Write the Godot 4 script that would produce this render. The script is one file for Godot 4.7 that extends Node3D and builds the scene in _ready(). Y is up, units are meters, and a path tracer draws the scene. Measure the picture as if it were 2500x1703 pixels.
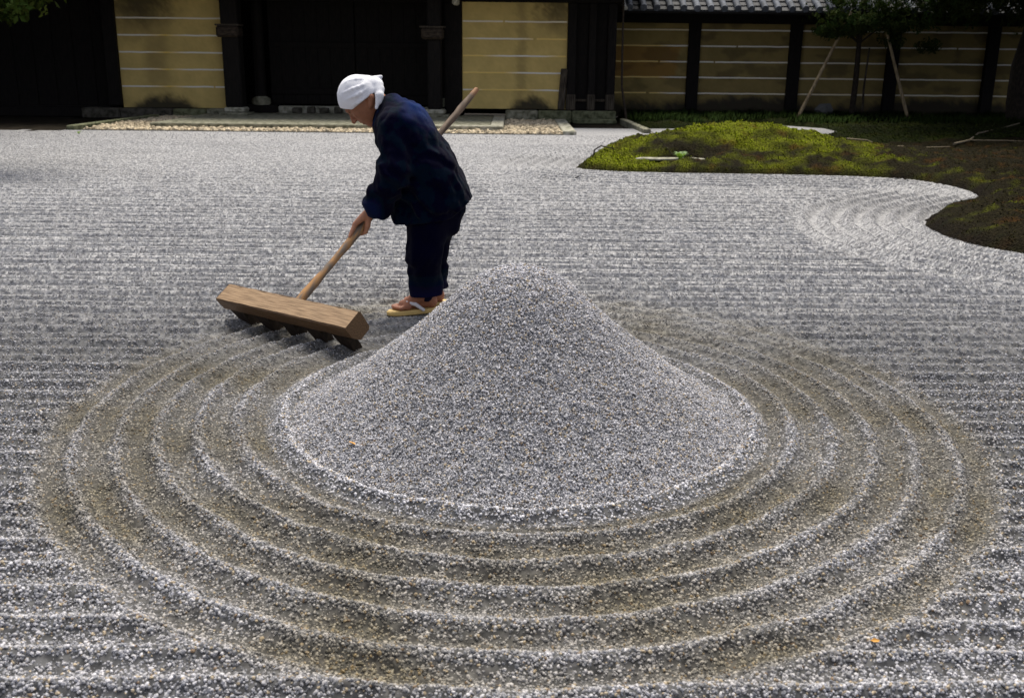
extends Node3D
# A raked gravel garden before a temple gate: camera, light, setting, then things.

var used := {}
var rng := RandomNumberGenerator.new()
var wob := FastNoiseLite.new()
var patchy := FastNoiseLite.new()
var fine := FastNoiseLite.new()
const MC := Vector2(0.024, -3.69)          # centre of the gravel mound
var shore := PackedVector2Array()
var sd := PackedFloat32Array()               # signed distance to the moss shore, on a grid
const SX0 := -1.0
const SZ0 := -27.5
const SS := 0.1
const SNX := 190
const SNZ := 240
var M := {}

# ---------------------------------------------------------------- helpers
func numbered(called: String) -> String:
	if not used.has(called):
		used[called] = 0
		return called
	used[called] += 1
	return "%s_%03d" % [called, used[called]]

func thing(called: String, label: String, category: String, at := Vector3.ZERO, group := "") -> Node3D:
	var o := Node3D.new()
	o.name = numbered(called)
	add_child(o, true)
	o.position = at
	tag(o, label, category, group)
	return o

func tag(o: Node, label: String, category := "", group := "") -> void:
	o.set_meta("label", label)
	if category: o.set_meta("category", category)
	if group: o.set_meta("group", group)

func put(called: String, mesh: Mesh, m: Material, parent: Node = null, t := Transform3D()) -> MeshInstance3D:
	var o := MeshInstance3D.new()
	o.mesh = mesh
	o.material_override = m
	o.transform = t
	if parent == null:
		o.name = numbered(called)
		add_child(o, true)
	else:
		o.name = called
		parent.add_child(o, true)
	return o

func struct(called: String, mesh: Mesh, m: Material) -> MeshInstance3D:
	var o := put(called, mesh, m)
	o.set_meta("kind", "structure")
	return o

func lin(r: float, g: float, b: float) -> Color:
	return Color(r, g, b).linear_to_srgb()

func mat(c: Color, rough := 0.8, spec := 0.5) -> StandardMaterial3D:
	var m := StandardMaterial3D.new()
	m.albedo_color = c
	m.roughness = rough
	m.metallic_specular = spec
	return m

func vmat(rough := 0.85, spec := 0.4) -> StandardMaterial3D:
	var m := mat(Color.WHITE, rough, spec)
	m.vertex_color_use_as_albedo = true
	return m

func ramp(stops: Array) -> Gradient:
	var g := Gradient.new()
	var off := PackedFloat32Array()
	var col := PackedColorArray()
	for s in stops:
		off.append(s[0])
		col.append(s[1])
	g.offsets = off
	g.colors = col
	return g

func noise_tex(size: int, freq: float, kind: int, stops: Array, octaves := 4, normal := 0.0, sd_ := 7) -> NoiseTexture2D:
	var n := FastNoiseLite.new()
	n.seed = sd_
	n.noise_type = kind
	n.frequency = freq
	n.fractal_octaves = octaves
	if octaves < 2: n.fractal_type = FastNoiseLite.FRACTAL_NONE
	n.cellular_return_type = FastNoiseLite.RETURN_CELL_VALUE if stops.size() else FastNoiseLite.RETURN_DISTANCE
	n.cellular_jitter = 1.0
	var t := NoiseTexture2D.new()
	t.width = size
	t.height = size
	t.seamless = true
	t.noise = n
	if stops.size(): t.color_ramp = ramp(stops)
	if normal > 0.0:
		t.as_normal_map = true
		t.bump_strength = normal
	return t

func triplanar(m: StandardMaterial3D, scale: Vector3, world := false) -> StandardMaterial3D:
	m.uv1_triplanar = true
	m.uv1_world_triplanar = world
	m.uv1_scale = scale
	return m

func facet(st: SurfaceTool, pts: Array, centre: Vector3, col := Color.WHITE) -> void:
	var n: Vector3 = (pts[2] - pts[0]).cross(pts[1] - pts[0]).normalized()
	var c := Vector3.ZERO
	for p in pts: c += p
	c /= pts.size()
	var q := pts
	if n.dot(c - centre) < 0.0:
		n = -n
		q = pts.duplicate()
		q.reverse()
	for i in range(1, q.size() - 1):
		for k in [0, i, i + 1]:
			st.set_normal(n)
			st.set_color(col)
			st.add_vertex(q[k])

func start() -> SurfaceTool:
	var st := SurfaceTool.new()
	st.begin(Mesh.PRIMITIVE_TRIANGLES)
	return st

func add_cbox(st: SurfaceTool, t: Transform3D, s: Vector3, b := 0.01) -> void:
	var h := s * 0.5
	b = minf(b, minf(h.x, minf(h.y, h.z)) * 0.6)
	var pt := func(x: int, y: int, z: int, ax: int) -> Vector3:
		var i := h - Vector3(b, b, b)
		i[ax] = h[ax]
		return t * Vector3(i.x * x, i.y * y, i.z * z)
	var c := t.origin
	for s1 in [-1, 1]:
		facet(st, [pt.call(s1, -1, -1, 0), pt.call(s1, 1, -1, 0), pt.call(s1, 1, 1, 0), pt.call(s1, -1, 1, 0)], c)
		facet(st, [pt.call(-1, s1, -1, 1), pt.call(1, s1, -1, 1), pt.call(1, s1, 1, 1), pt.call(-1, s1, 1, 1)], c)
		facet(st, [pt.call(-1, -1, s1, 2), pt.call(1, -1, s1, 2), pt.call(1, 1, s1, 2), pt.call(-1, 1, s1, 2)], c)
		for s2 in [-1, 1]:
			facet(st, [pt.call(s1, s2, -1, 0), pt.call(s1, s2, 1, 0), pt.call(s1, s2, 1, 1), pt.call(s1, s2, -1, 1)], c)
			facet(st, [pt.call(s1, -1, s2, 0), pt.call(s1, 1, s2, 0), pt.call(s1, 1, s2, 2), pt.call(s1, -1, s2, 2)], c)
			facet(st, [pt.call(-1, s1, s2, 1), pt.call(1, s1, s2, 1), pt.call(1, s1, s2, 2), pt.call(-1, s1, s2, 2)], c)
			for s3 in [-1, 1]:
				facet(st, [pt.call(s1, s2, s3, 0), pt.call(s1, s2, s3, 1), pt.call(s1, s2, s3, 2)], c)

func cbox(s: Vector3, b := 0.01) -> ArrayMesh:
	var st := start()
	add_cbox(st, Transform3D(), s, b)
	return st.commit()

func at(x: float, y: float, z: float) -> Transform3D:
	return Transform3D(Basis(), Vector3(x, y, z))

# box given by its corners
func block(called: String, lo: Vector3, hi: Vector3, m: Material, parent: Node = null, b := 0.01) -> MeshInstance3D:
	var c := (lo + hi) * 0.5
	return put(called, cbox(hi - lo, b), m, parent, Transform3D(Basis(), c))

# tube through points with radii and an optional wobble
func add_tube(st: SurfaceTool, pts: Array, radii: Array, sides := 8, rough := 0.0, tint := Color.WHITE, capped := true) -> void:
	var rings := []
	var u := Vector3.UP
	for i in pts.size():
		var d: Vector3 = (pts[mini(i + 1, pts.size() - 1)] - pts[maxi(i - 1, 0)]).normalized()
		if absf(d.dot(u)) > 0.95: u = Vector3.RIGHT if absf(d.x) < 0.8 else Vector3.BACK
		var a := d.cross(u).normalized()
		var b := a.cross(d).normalized()
		u = b
		var ring := []
		for k in sides:
			var w := TAU * k / sides
			var r: float = radii[i]
			if rough > 0.0: r *= 1.0 + rough * wob.get_noise_3d(pts[i].x * 40.0 + cos(w) * 30.0, pts[i].y * 40.0 + sin(w) * 30.0, pts[i].z * 40.0)
			ring.append([pts[i] + (a * cos(w) + b * sin(w)) * r, (a * cos(w) + b * sin(w))])
		rings.append(ring)
	for i in rings.size() - 1:
		for k in sides:
			var k2 := (k + 1) % sides
			for v in [rings[i][k], rings[i + 1][k2], rings[i + 1][k], rings[i][k], rings[i][k2], rings[i + 1][k2]]:
				st.set_normal(v[1])
				st.set_color(tint)
				st.add_vertex(v[0])
	if capped:
		for e in [0, rings.size() - 1]:
			var n: Vector3 = (pts[e] - pts[1 if e == 0 else e - 1]).normalized()
			for k in sides:
				var tri := [pts[e], rings[e][k][0], rings[e][(k + 1) % sides][0]]
				if (tri[2] - tri[0]).cross(tri[1] - tri[0]).dot(n) < 0.0: tri.reverse()
				for v in tri:
					st.set_normal(n)
					st.set_color(tint)
					st.add_vertex(v)

func tube(pts: Array, radii: Array, sides := 8, rough := 0.0) -> ArrayMesh:
	var st := start()
	add_tube(st, pts, radii, sides, rough)
	return st.commit()

# a sheet over x and z lists: height and colour from callables
func sheet(st: SurfaceTool, x0: float, x1: float, z0: float, z1: float, dx: float, dz: float, height: Callable, colour: Callable, keep: Callable) -> void:
	var nx := int(round((x1 - x0) / dx)) + 1
	var nz := int(round((z1 - z0) / dz)) + 1
	var hs := PackedFloat32Array()
	hs.resize(nx * nz)
	for j in nz:
		for i in nx:
			hs[j * nx + i] = height.call(x0 + i * dx, z0 + j * dz)
	var index := PackedInt32Array()
	index.resize(nx * nz)
	index.fill(-1)
	var base: int = sheet_base
	for j in nz:
		for i in nx:
			var x := x0 + i * dx
			var z := z0 + j * dz
			var l := hs[j * nx + maxi(i - 1, 0)]
			var r := hs[j * nx + mini(i + 1, nx - 1)]
			var d := hs[maxi(j - 1, 0) * nx + i]
			var u := hs[mini(j + 1, nz - 1) * nx + i]
			st.set_normal(Vector3((l - r) / (2.0 * dx), 1.0, (d - u) / (2.0 * dz)).normalized())
			st.set_color(colour.call(x, z))
			st.add_vertex(Vector3(x, hs[j * nx + i], z))
	for j in nz - 1:
		for i in nx - 1:
			if not keep.call(x0 + (i + 0.5) * dx, z0 + (j + 0.5) * dz): continue
			var a := base + j * nx + i
			for k in [a, a + 1, a + nx, a + 1, a + nx + 1, a + nx]: st.add_index(k)
	sheet_base += nx * nz

var sheet_base := 0

# ---------------------------------------------------------------- ground shapes
func make_shore() -> void:
	for p in [[2.62, -26.4], [2.6, -24.0], [2.55, -21.6], [3.6, -21.8], [4.9, -23.3], [5.6, -23.9], [6.2, -23.3], [6.8, -22.4], [6.75, -21.0], [6.0, -19.6], [5.2, -18.9], [4.2, -18.4], [3.2, -17.6], [2.2, -16.4], [1.5, -15.2], [1.0, -14.1], [0.82, -13.3], [0.84, -12.9], [0.98, -12.62], [1.38, -12.42], [1.97, -12.33], [2.88, -12.31], [3.67, -12.24], [4.23, -12.15], [4.65, -12.0], [4.9, -11.57], [4.99, -11.08], [4.95, -10.58], [4.85, -10.22], [4.58, -10.0], [4.25, -9.68], [3.93, -9.3], [3.72, -8.95], [3.56, -8.53], [3.49, -8.13], [3.46, -7.64], [3.54, -7.29], [3.75, -6.95], [4.3, -6.3], [5.2, -5.6], [7.0, -5.0], [17.5, -4.6], [17.5, -26.4]]:
		shore.append(Vector2(p[0], p[1]))
	sd.resize(SNX * SNZ)
	var n := shore.size()
	for j in SNZ:
		for i in SNX:
			var p := Vector2(SX0 + i * SS, SZ0 + j * SS)
			var best := 1e9
			for k in n:
				var a := shore[k]
				var ab := shore[(k + 1) % n] - a
				best = minf(best, (p - a - ab * clampf((p - a).dot(ab) / ab.length_squared(), 0.0, 1.0)).length_squared())
			best = sqrt(best)
			sd[j * SNX + i] = -best if Geometry2D.is_point_in_polygon(p, shore) else best

func shore_d(x: float, z: float) -> float:
	var fx := (x - SX0) / SS
	var fz := (z - SZ0) / SS
	if fx < 0.0 or fz < 0.0 or fx >= SNX - 1.001 or fz >= SNZ - 1.001: return 9.0
	var i := int(fx)
	var j := int(fz)
	fx -= i
	fz -= j
	var k := j * SNX + i
	return lerpf(lerpf(sd[k], sd[k + 1], fx), lerpf(sd[k + SNX], sd[k + SNX + 1], fx), fz)

func ring_q(x: float, z: float) -> float:
	var dx := x - MC.x
	var dz := (z - MC.y) / 1.10
	var r := sqrt(dx * dx + dz * dz)
	if r > 0.85:
		var d := maxf(0.0, (dx * -0.75 + dz * -0.66) / r)
		r -= 0.08 * d * d * minf(1.0, (r - 0.85) / 0.3)
	return r

const PROFILE := [[0.0, 0.565], [0.06, 0.561], [0.11, 0.546], [0.16, 0.52], [0.21, 0.484], [0.27, 0.43], [0.38, 0.33], [0.47, 0.26], [0.56, 0.193], [0.63, 0.135], [0.72, 0.076], [0.79, 0.033], [0.845, 0.006], [0.87, 0.0], [0.95, -0.014], [1.2, -0.03]]
func mound_h(q: float) -> float:
	for i in PROFILE.size() - 1:
		if q < PROFILE[i + 1][0]:
			return lerpf(PROFILE[i][1], PROFILE[i + 1][1], (q - PROFILE[i][0]) / (PROFILE[i + 1][0] - PROFILE[i][0]))
	return -0.04

func furrow(p: float) -> float:       # one rake furrow per unit: a broad trough and a narrow crest
	var c := cos(TAU * p)
	return 0.5 - 0.5 * c - 0.28 * (1.0 - c * c) * (1.0 if c < 0.0 else 0.35)

func bed_h(x: float, z: float) -> float:
	var q := ring_q(x, z) + 0.014 * wob.get_noise_2d(x * 4.0, z * 4.0)
	var h := 0.0
	var w := smoothstep(1.64, 1.74, q)
	if w < 1.0:
		h = 0.034 * furrow((q - 0.968) / 0.134) - 0.010
		if q < 0.95: h = 0.034 * exp(-pow((q - 0.89) / 0.026, 2.0)) - (0.02 if q < 0.85 else 0.004)
		h += 0.003 * wob.get_noise_2d(x * 22.0, z * 22.0)
		h *= 1.0 - w
	if z < -4.9 and z > -5.6 and x > -0.85 and x < -0.15:      # trodden flat under the sandals
		h *= smoothstep(0.12, 0.24, Vector2((x + 0.5) * 0.75, z + 5.26).length())
	if w > 0.0:
		var s := shore_d(x, z)
		var c := smoothstep(1.0, 1.22, s) if z > -16.8 else 1.0
		var fade := 1.0 if z > -6.5 else clampf(1.0 - (-6.5 - z) / 11.0, 0.35, 1.0)
		var z2 := z + 0.008 * wob.get_noise_2d(x * 1.3, z * 6.0) + 0.02 * wob.get_noise_2d(x * 0.9 + 40.0, z * 0.9)
		var g := 0.0
		if c > 0.0: g += c * lerpf(0.034, 0.052, smoothstep(-3.5, -7.0, z)) * fade * (furrow(z2 / 0.128) - 0.35 + 0.12 * sin(z2 * 19.0))
		if c < 1.0: g += (1.0 - c) * 0.068 * (furrow(s / 0.19 + 0.08 * wob.get_noise_2d(x * 4.0, z * 4.0)) - 0.4)
		g += lerpf(0.003, 0.0, smoothstep(-2.5, -6.5, z)) * wob.get_noise_2d(x * 24.0, z * 24.0)
		h += w * g
	return h

func moss_h(x: float, z: float) -> float:
	var d := -shore_d(x, z)
	if d < -0.02: return -0.08
	var h := smoothstep(-0.02, 0.16, d) * 0.11 - 0.02
	var k := smoothstep(0.0, 0.5, d)
	var g := 0.39 * exp(-(pow((x - 3.3) / 1.75, 2.0) + pow((z + 14.5) / 1.25, 2.0)))
	g += 0.11 * exp(-(pow((x - 1.75) / 0.8, 2.0) + pow((z + 13.7) / 0.7, 2.0)))
	g += 0.1 * exp(-(pow((x - 7.0) / 2.4, 2.0) + pow((z + 13.2) / 1.5, 2.0)))
	g += 0.14 * exp(-(pow((x - 6.0) / 2.0, 2.0) + pow((z + 8.0) / 1.2, 2.0)))
	g += 0.06 * wob.get_noise_2d(x * 1.3, z * 1.3) + 0.04 * wob.get_noise_2d(x * 4.0, z * 4.0) + 0.05 * absf(wob.get_noise_2d(x * 7.0 + 9.0, z * 7.0))
	g -= 0.16 * exp(-(pow((x - 5.7) / 1.4, 2.0) + pow((z + 17.8) / 2.2, 2.0)))
	# the hollow in front of the mound in which the pale stone lies
	g -= 0.12 * exp(-(pow((x - 2.05) / 0.55, 2.0) + pow((z + 13.05) / 0.22, 2.0)))
	return h + k * g

# ---------------------------------------------------------------- gravel stones
func stone_mesh(sd_: int) -> ArrayMesh:
	var r := RandomNumberGenerator.new()
	r.seed = sd_
	var f := (1.0 + sqrt(5.0)) / 2.0
	var v := []
	for p in [[-1, f, 0], [1, f, 0], [-1, -f, 0], [1, -f, 0], [0, -1, f], [0, 1, f], [0, -1, -f], [0, 1, -f], [f, 0, -1], [f, 0, 1], [-f, 0, -1], [-f, 0, 1]]:
		v.append(Vector3(p[0], p[1], p[2]).normalized() * 0.5 * r.randf_range(0.78, 1.12))
	var st := start()
	for t in [[0, 11, 5], [0, 5, 1], [0, 1, 7], [0, 7, 10], [0, 10, 11], [1, 5, 9], [5, 11, 4], [11, 10, 2], [10, 7, 6], [7, 1, 8], [3, 9, 4], [3, 4, 2], [3, 2, 6], [3, 6, 8], [3, 8, 9], [4, 9, 5], [2, 4, 11], [6, 2, 10], [8, 6, 7], [9, 8, 1]]:
		facet(st, [v[t[0]], v[t[1]], v[t[2]]], Vector3.ZERO)
	return st.commit()

var turns: Array = []
var tones: Array = []
var buf := PackedFloat32Array()
var buf_n := 0
var lift := 1.0        # the heap is clean dry gravel, paler than the raked bed
var tame := 0.0        # how far the tones of distant stones draw together

func make_turns() -> void:
	for i in 512:
		var b := Basis.from_euler(Vector3(rng.randf() * TAU, rng.randf() * TAU, rng.randf() * TAU)) * Basis.from_scale(Vector3(rng.randf_range(0.8, 1.3), rng.randf_range(0.6, 1.0), rng.randf_range(0.75, 1.15)))
		turns.append(PackedFloat32Array([b.x.x, b.y.x, b.z.x, b.x.y, b.y.y, b.z.y, b.x.z, b.y.z, b.z.z]))
	for i in 256:
		var u := rng.randf()
		var c := Color(0.52, 0.51, 0.53)
		if u > 0.22: c = Color(0.35, 0.345, 0.36)
		if u > 0.50: c = Color(0.235, 0.235, 0.25)
		if u > 0.70: c = Color(0.18, 0.185, 0.205)
		if u > 0.85: c = Color(0.11, 0.11, 0.117)
		if u > 0.92: c = Color(0.38, 0.31, 0.21)
		if u > 0.985: c = Color(0.22, 0.15, 0.09)
		var k := rng.randf_range(0.8, 1.18)
		tones.append(Color(c.r * k, c.g * k, c.b * k))

func stone(x: float, y: float, z: float, s: float, damp: float) -> void:
	var t: PackedFloat32Array = turns[rng.randi() & 511]
	var c: Color = tones[rng.randi() & 255]
	if lift != 1.0: c = Color(c.r * lift, c.g * lift, c.b * lift)
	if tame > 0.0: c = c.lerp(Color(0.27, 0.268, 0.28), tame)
	var k := buf_n * 16
	buf[k] = t[0] * s
	buf[k + 1] = t[1] * s
	buf[k + 2] = t[2] * s
	buf[k + 3] = x
	buf[k + 4] = t[3] * s
	buf[k + 5] = t[4] * s
	buf[k + 6] = t[5] * s
	buf[k + 7] = y
	buf[k + 8] = t[6] * s
	buf[k + 9] = t[7] * s
	buf[k + 10] = t[8] * s
	buf[k + 11] = z
	buf[k + 12] = c.r * (1.0 - 0.54 * damp)
	buf[k + 13] = c.g * (1.0 - 0.60 * damp)
	buf[k + 14] = c.b * (1.0 - 0.75 * damp)
	buf[k + 15] = 1.0
	buf_n += 1

func begin_copies(most: int) -> void:
	buf = PackedFloat32Array()
	buf.resize(most * 16)
	buf_n = 0

func end_copies(called: String, mesh: Mesh, m: Material, parent: Node = null) -> MultiMeshInstance3D:
	var mm := MultiMesh.new()
	mm.transform_format = MultiMesh.TRANSFORM_3D
	mm.use_colors = true
	mm.mesh = mesh
	mm.instance_count = buf_n
	mm.buffer = buf.slice(0, buf_n * 16)
	var o := MultiMeshInstance3D.new()
	o.multimesh = mm
	o.material_override = m
	o.set_meta("kind", "stuff")
	if parent == null:
		o.name = numbered(called)
		add_child(o, true)
	else:
		o.name = called
		parent.add_child(o, true)
	return o

func damp_at(x: float, z: float, q: float) -> float:
	if q > 1.95: return 0.0
	var f := furrow((q - 0.968) / 0.134)
	var w := smoothstep(0.925, 0.96, q) * (1.0 - smoothstep(1.62, 1.80, q))
	var n := patchy.get_noise_2d(x, z)
	return clampf(w * (0.76 - 0.45 * f + 0.65 * n), 0.0, 1.0)

# ---------------------------------------------------------------- smooth bodies from tapered bones
# a bone is [a, b, radius at a, radius at b, blend]; a radius below zero carves
func nets(st: SurfaceTool, bones: Array, cell: float, shape: Callable, tint: Callable) -> void:
	var lo := Vector3(1e9, 1e9, 1e9)
	var hi := -lo
	for b in bones:
		if b[2] < 0.0: continue
		var r: float = maxf(b[2], b[3]) + cell * 3.0
		for p in [b[0], b[1]]:
			lo = lo.min(p - Vector3(r, r, r))
			hi = hi.max(p + Vector3(r, r, r))
	var nx := int((hi.x - lo.x) / cell) + 2
	var ny := int((hi.y - lo.y) / cell) + 2
	var nz := int((hi.z - lo.z) / cell) + 2
	var D := PackedFloat32Array()
	D.resize(nx * ny * nz)
	D.fill(0.3)
	for b in bones:
		var a: Vector3 = b[0]
		var ab: Vector3 = b[1] - a
		var ll := maxf(ab.length_squared(), 1e-9)
		var carve: bool = b[2] < 0.0
		var ra := absf(b[2])
		var rb := absf(b[3])
		var k: float = b[4]
		var m: float = maxf(ra, rb) + k + cell * 2.0
		var l: Vector3 = a.min(b[1]) - Vector3(m, m, m) - lo
		var h: Vector3 = a.max(b[1]) + Vector3(m, m, m) - lo
		for z in range(maxi(0, int(l.z / cell)), mini(nz, int(h.z / cell) + 1)):
			for y in range(maxi(0, int(l.y / cell)), mini(ny, int(h.y / cell) + 1)):
				var row := (z * ny + y) * nx
				for x in range(maxi(0, int(l.x / cell)), mini(nx, int(h.x / cell) + 1)):
					var p := lo + Vector3(x, y, z) * cell - a
					var t := clampf(p.dot(ab) / ll, 0.0, 1.0)
					var d := (p - ab * t).length() - lerpf(ra, rb, t)
					var o := D[row + x]
					if carve:
						d = -d
						var g := maxf(k - absf(o - d), 0.0) / k
						D[row + x] = maxf(o, d) + g * g * k * 0.25
					else:
						var g := maxf(k - absf(o - d), 0.0) / k
						D[row + x] = minf(o, d) - g * g * k * 0.25
	for z in nz:
		for y in ny:
			for x in nx:
				var i := (z * ny + y) * nx + x
				if absf(D[i]) < 0.05: D[i] = shape.call(lo + Vector3(x, y, z) * cell, D[i])
	var ids := PackedInt32Array()
	ids.resize(nx * ny * nz)
	ids.fill(-1)
	var V := PackedVector3Array()
	var N := PackedVector3Array()
	var off := [0, 1, nx, nx + 1, nx * ny, nx * ny + 1, nx * ny + nx, nx * ny + nx + 1]
	for z in nz - 1:
		for y in ny - 1:
			for x in nx - 1:
				var i := (z * ny + y) * nx + x
				var s := D[i] < 0.0
				if s == (D[i + 1] < 0.0) and s == (D[i + nx] < 0.0) and s == (D[i + nx + 1] < 0.0) and s == (D[i + off[4]] < 0.0) and s == (D[i + off[5]] < 0.0) and s == (D[i + off[6]] < 0.0) and s == (D[i + off[7]] < 0.0): continue
				var sum := Vector3.ZERO
				var n := 0
				for e in [[0, 1], [2, 3], [4, 5], [6, 7], [0, 2], [1, 3], [4, 6], [5, 7], [0, 4], [1, 5], [2, 6], [3, 7]]:
					var d0 := D[i + off[e[0]]]
					var d1 := D[i + off[e[1]]]
					if (d0 < 0.0) == (d1 < 0.0): continue
					var c0 := Vector3(e[0] & 1, (e[0] >> 1) & 1, e[0] >> 2)
					var c1 := Vector3(e[1] & 1, (e[1] >> 1) & 1, e[1] >> 2)
					sum += c0.lerp(c1, d0 / (d0 - d1))
					n += 1
				ids[i] = V.size()
				V.append(lo + (Vector3(x, y, z) + sum / n) * cell)
				var gx := D[i + 1] - D[i] + D[i + off[3]] - D[i + nx] + D[i + off[5]] - D[i + off[4]] + D[i + off[7]] - D[i + off[6]]
				var gy := D[i + nx] - D[i] + D[i + off[3]] - D[i + 1] + D[i + off[6]] - D[i + off[4]] + D[i + off[7]] - D[i + off[5]]
				var gz := D[i + off[4]] - D[i] + D[i + off[5]] - D[i + 1] + D[i + off[6]] - D[i + nx] + D[i + off[7]] - D[i + off[3]]
				N.append(Vector3(gx, gy, gz).normalized())
	var step := [1, nx, nx * ny]
	for z in range(1, nz - 1):
		for y in range(1, ny - 1):
			for x in range(1, nx - 1):
				var i := (z * ny + y) * nx + x
				var s := D[i] < 0.0
				for ax in 3:
					if (D[i + step[ax]] < 0.0) == s: continue
					var u: int = step[(ax + 1) % 3]
					var v: int = step[(ax + 2) % 3]
					var q := [ids[i - u - v], ids[i - u], ids[i], ids[i - v]]
					if not s: q.reverse()
					if q.has(-1): continue
					for k in [0, 1, 2, 0, 2, 3]:
						st.set_normal(N[q[k]])
						st.set_color(tint.call(V[q[k]], N[q[k]]))
						st.add_vertex(V[q[k]])

func plain_shape(_p: Vector3, d: float) -> float: return d

# five fingers closed round a bar: P on the bar, h along it, n towards the back of the hand, t towards the knuckles
func hand_bones(P: Vector3, h: Vector3, n: Vector3, wrist: Vector3, point := true) -> Array:
	var t := h.cross(n) * -1.0
	var out := []
	var R := 0.017
	var offs := [-0.036, -0.013, 0.010, 0.031]
	var len_ := [1.0, 1.06, 1.0, 0.85]
	for i in 4:
		var o: Vector3 = P + h * offs[i]
		var k: Vector3 = o + n * (R + 0.013) + t * 0.026
		out.append([wrist, k, 0.017, 0.0125, 0.014])
		if i == 0 and point:
			var a := o - h * 0.034 + n * (R + 0.004) + t * 0.019
			var b := o - h * 0.066 + n * (R - 0.002) + t * 0.012
			out.append([k, a, 0.0112, 0.0098, 0.006])
			out.append([a, b, 0.0098, 0.0085, 0.004])
			continue
		var m1: Vector3 = o + n * 0.004 + t * (R + 0.019) * len_[i]
		var m2: Vector3 = o - n * (R + 0.004) + t * 0.017
		var m3: Vector3 = o - n * (R + 0.008) - t * 0.006
		out.append([k, m1, 0.0112, 0.0100, 0.005])
		out.append([m1, m2, 0.0098, 0.0090, 0.003])
		out.append([m2, m3, 0.0090, 0.0080, 0.003])
	# the thumb leaves the side of the palm near its base and closes from the other side
	var base := P - t * 0.03 + n * (R + 0.012) - h * 0.004
	var th1 := P - t * (R + 0.018) + n * 0.004 - h * 0.024
	var th2 := P - t * 0.014 - n * (R + 0.004) - h * 0.038
	out.append([wrist.lerp(base, 0.4), base, 0.016, 0.014, 0.012])
	out.append([base, th1, 0.0130, 0.0110, 0.006])
	out.append([th1, th2, 0.0108, 0.0088, 0.004])
	return out

# ---------------------------------------------------------------- plants
func leaf_mesh(long: float, wide: float, n: int, sd_: int) -> ArrayMesh:
	var r := RandomNumberGenerator.new()
	r.seed = sd_
	var st := start()
	for i in n:
		var b := Basis.from_euler(Vector3(r.randf_range(-0.9, 0.9), r.randf() * TAU, r.randf_range(-0.6, 0.6)))
		var o := Vector3(r.randf_range(-1, 1), r.randf_range(-0.7, 0.7), r.randf_range(-1, 1)) * long * 0.8
		var tip := o + b * Vector3(0, 0, long)
		var l := o + b * Vector3(-wide, wide * 0.3, long * 0.45)
		var q := o + b * Vector3(wide, wide * 0.3, long * 0.45)
		for tri in [[o, l, tip], [o, tip, q]]:
			var nn: Vector3 = (tri[2] - tri[0]).cross(tri[1] - tri[0]).normalized()
			for v in tri:
				st.set_normal(nn)
				st.add_vertex(v)
	return st.commit()

func blade_mesh(n: int, h: float, w: float, sd_: int) -> ArrayMesh:
	var r := RandomNumberGenerator.new()
	r.seed = sd_
	var st := start()
	for i in n:
		var a := r.randf() * TAU
		var o := Vector3(cos(a), 0, sin(a)) * r.randf() * h * 0.6
		var lean := Vector3(r.randf_range(-0.6, 0.6), 1.0, r.randf_range(-0.6, 0.6)) * h * r.randf_range(0.6, 1.2)
		var s := Vector3(cos(a * 3.1), 0, sin(a * 3.1)) * w
		var tri := [o - s, o + lean, o + s]
		var nn: Vector3 = ((tri[2] - tri[0]).cross(tri[1] - tri[0])).normalized()
		if nn.y < 0: nn = -nn
		nn = (nn + Vector3.UP * 0.6).normalized()
		for v in tri:
			st.set_normal(nn)
			st.add_vertex(v)
	return st.commit()

func leaf(p: Vector3, s: float, c: Color) -> void:
	var t: PackedFloat32Array = turns[rng.randi() & 511]
	var k := buf_n * 16
	for i in 3:
		for j in 3: buf[k + i * 4 + j] = t[i * 3 + j] * s
		buf[k + i * 4 + 3] = p[i]
	buf[k + 12] = c.r
	buf[k + 13] = c.g
	buf[k + 14] = c.b
	buf[k + 15] = 1.0
	buf_n += 1

# a tree: trunk with limbs reaching into clumps, and a crown of leaf clusters round them
func tree(called: String, label: String, foot: Vector3, trunk: Array, radius: float, clumps: Array, each: int, size: float, tone: Color, leaves: Mesh, sd_: int) -> Node3D:
	rng.seed = sd_
	var o := thing(called, label, "tree", foot)
	var st := start()
	var rad := []
	for i in trunk.size(): rad.append(radius * lerpf(1.15, 0.55, float(i) / maxf(1, trunk.size() - 1)))
	add_tube(st, trunk, rad, 10, 0.25)
	for c in clumps:
		var from: Vector3 = trunk[trunk.size() - 1]
		for p in trunk:
			if p.y < c[0].y and p.distance_to(c[0]) < from.distance_to(c[0]): from = p
		var mid: Vector3 = from.lerp(c[0], 0.5) + Vector3(rng.randf_range(-0.2, 0.2), 0.25, rng.randf_range(-0.2, 0.2)) * from.distance_to(c[0]) * 0.4
		add_tube(st, [from, mid, c[0]], [radius * 0.42, radius * 0.3, radius * 0.1], 6, 0.2)
	put("trunk", st.commit(), M.bark, o)
	begin_copies(clumps.size() * each)
	for c in clumps:
		var shade := rng.randf_range(0.7, 1.25)
		var subs := []
		for i in 9: subs.append(c[0] + Vector3(rng.randfn() * c[1].x, rng.randfn() * c[1].y, rng.randfn() * c[1].z) * 0.48)
		for i in each:
			var s: Vector3 = subs[rng.randi() % 9]
			var p := s + Vector3(rng.randfn() * c[1].x, rng.randfn() * c[1].y, rng.randfn() * c[1].z) * 0.2
			var k := shade * rng.randf_range(0.6, 1.4)
			leaf(p, size * rng.randf_range(0.7, 1.3), Color(tone.r * k * rng.randf_range(0.8, 1.3), tone.g * k, tone.b * k))
	end_copies("crown", leaves, M.leaf, o)
	return o

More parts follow.
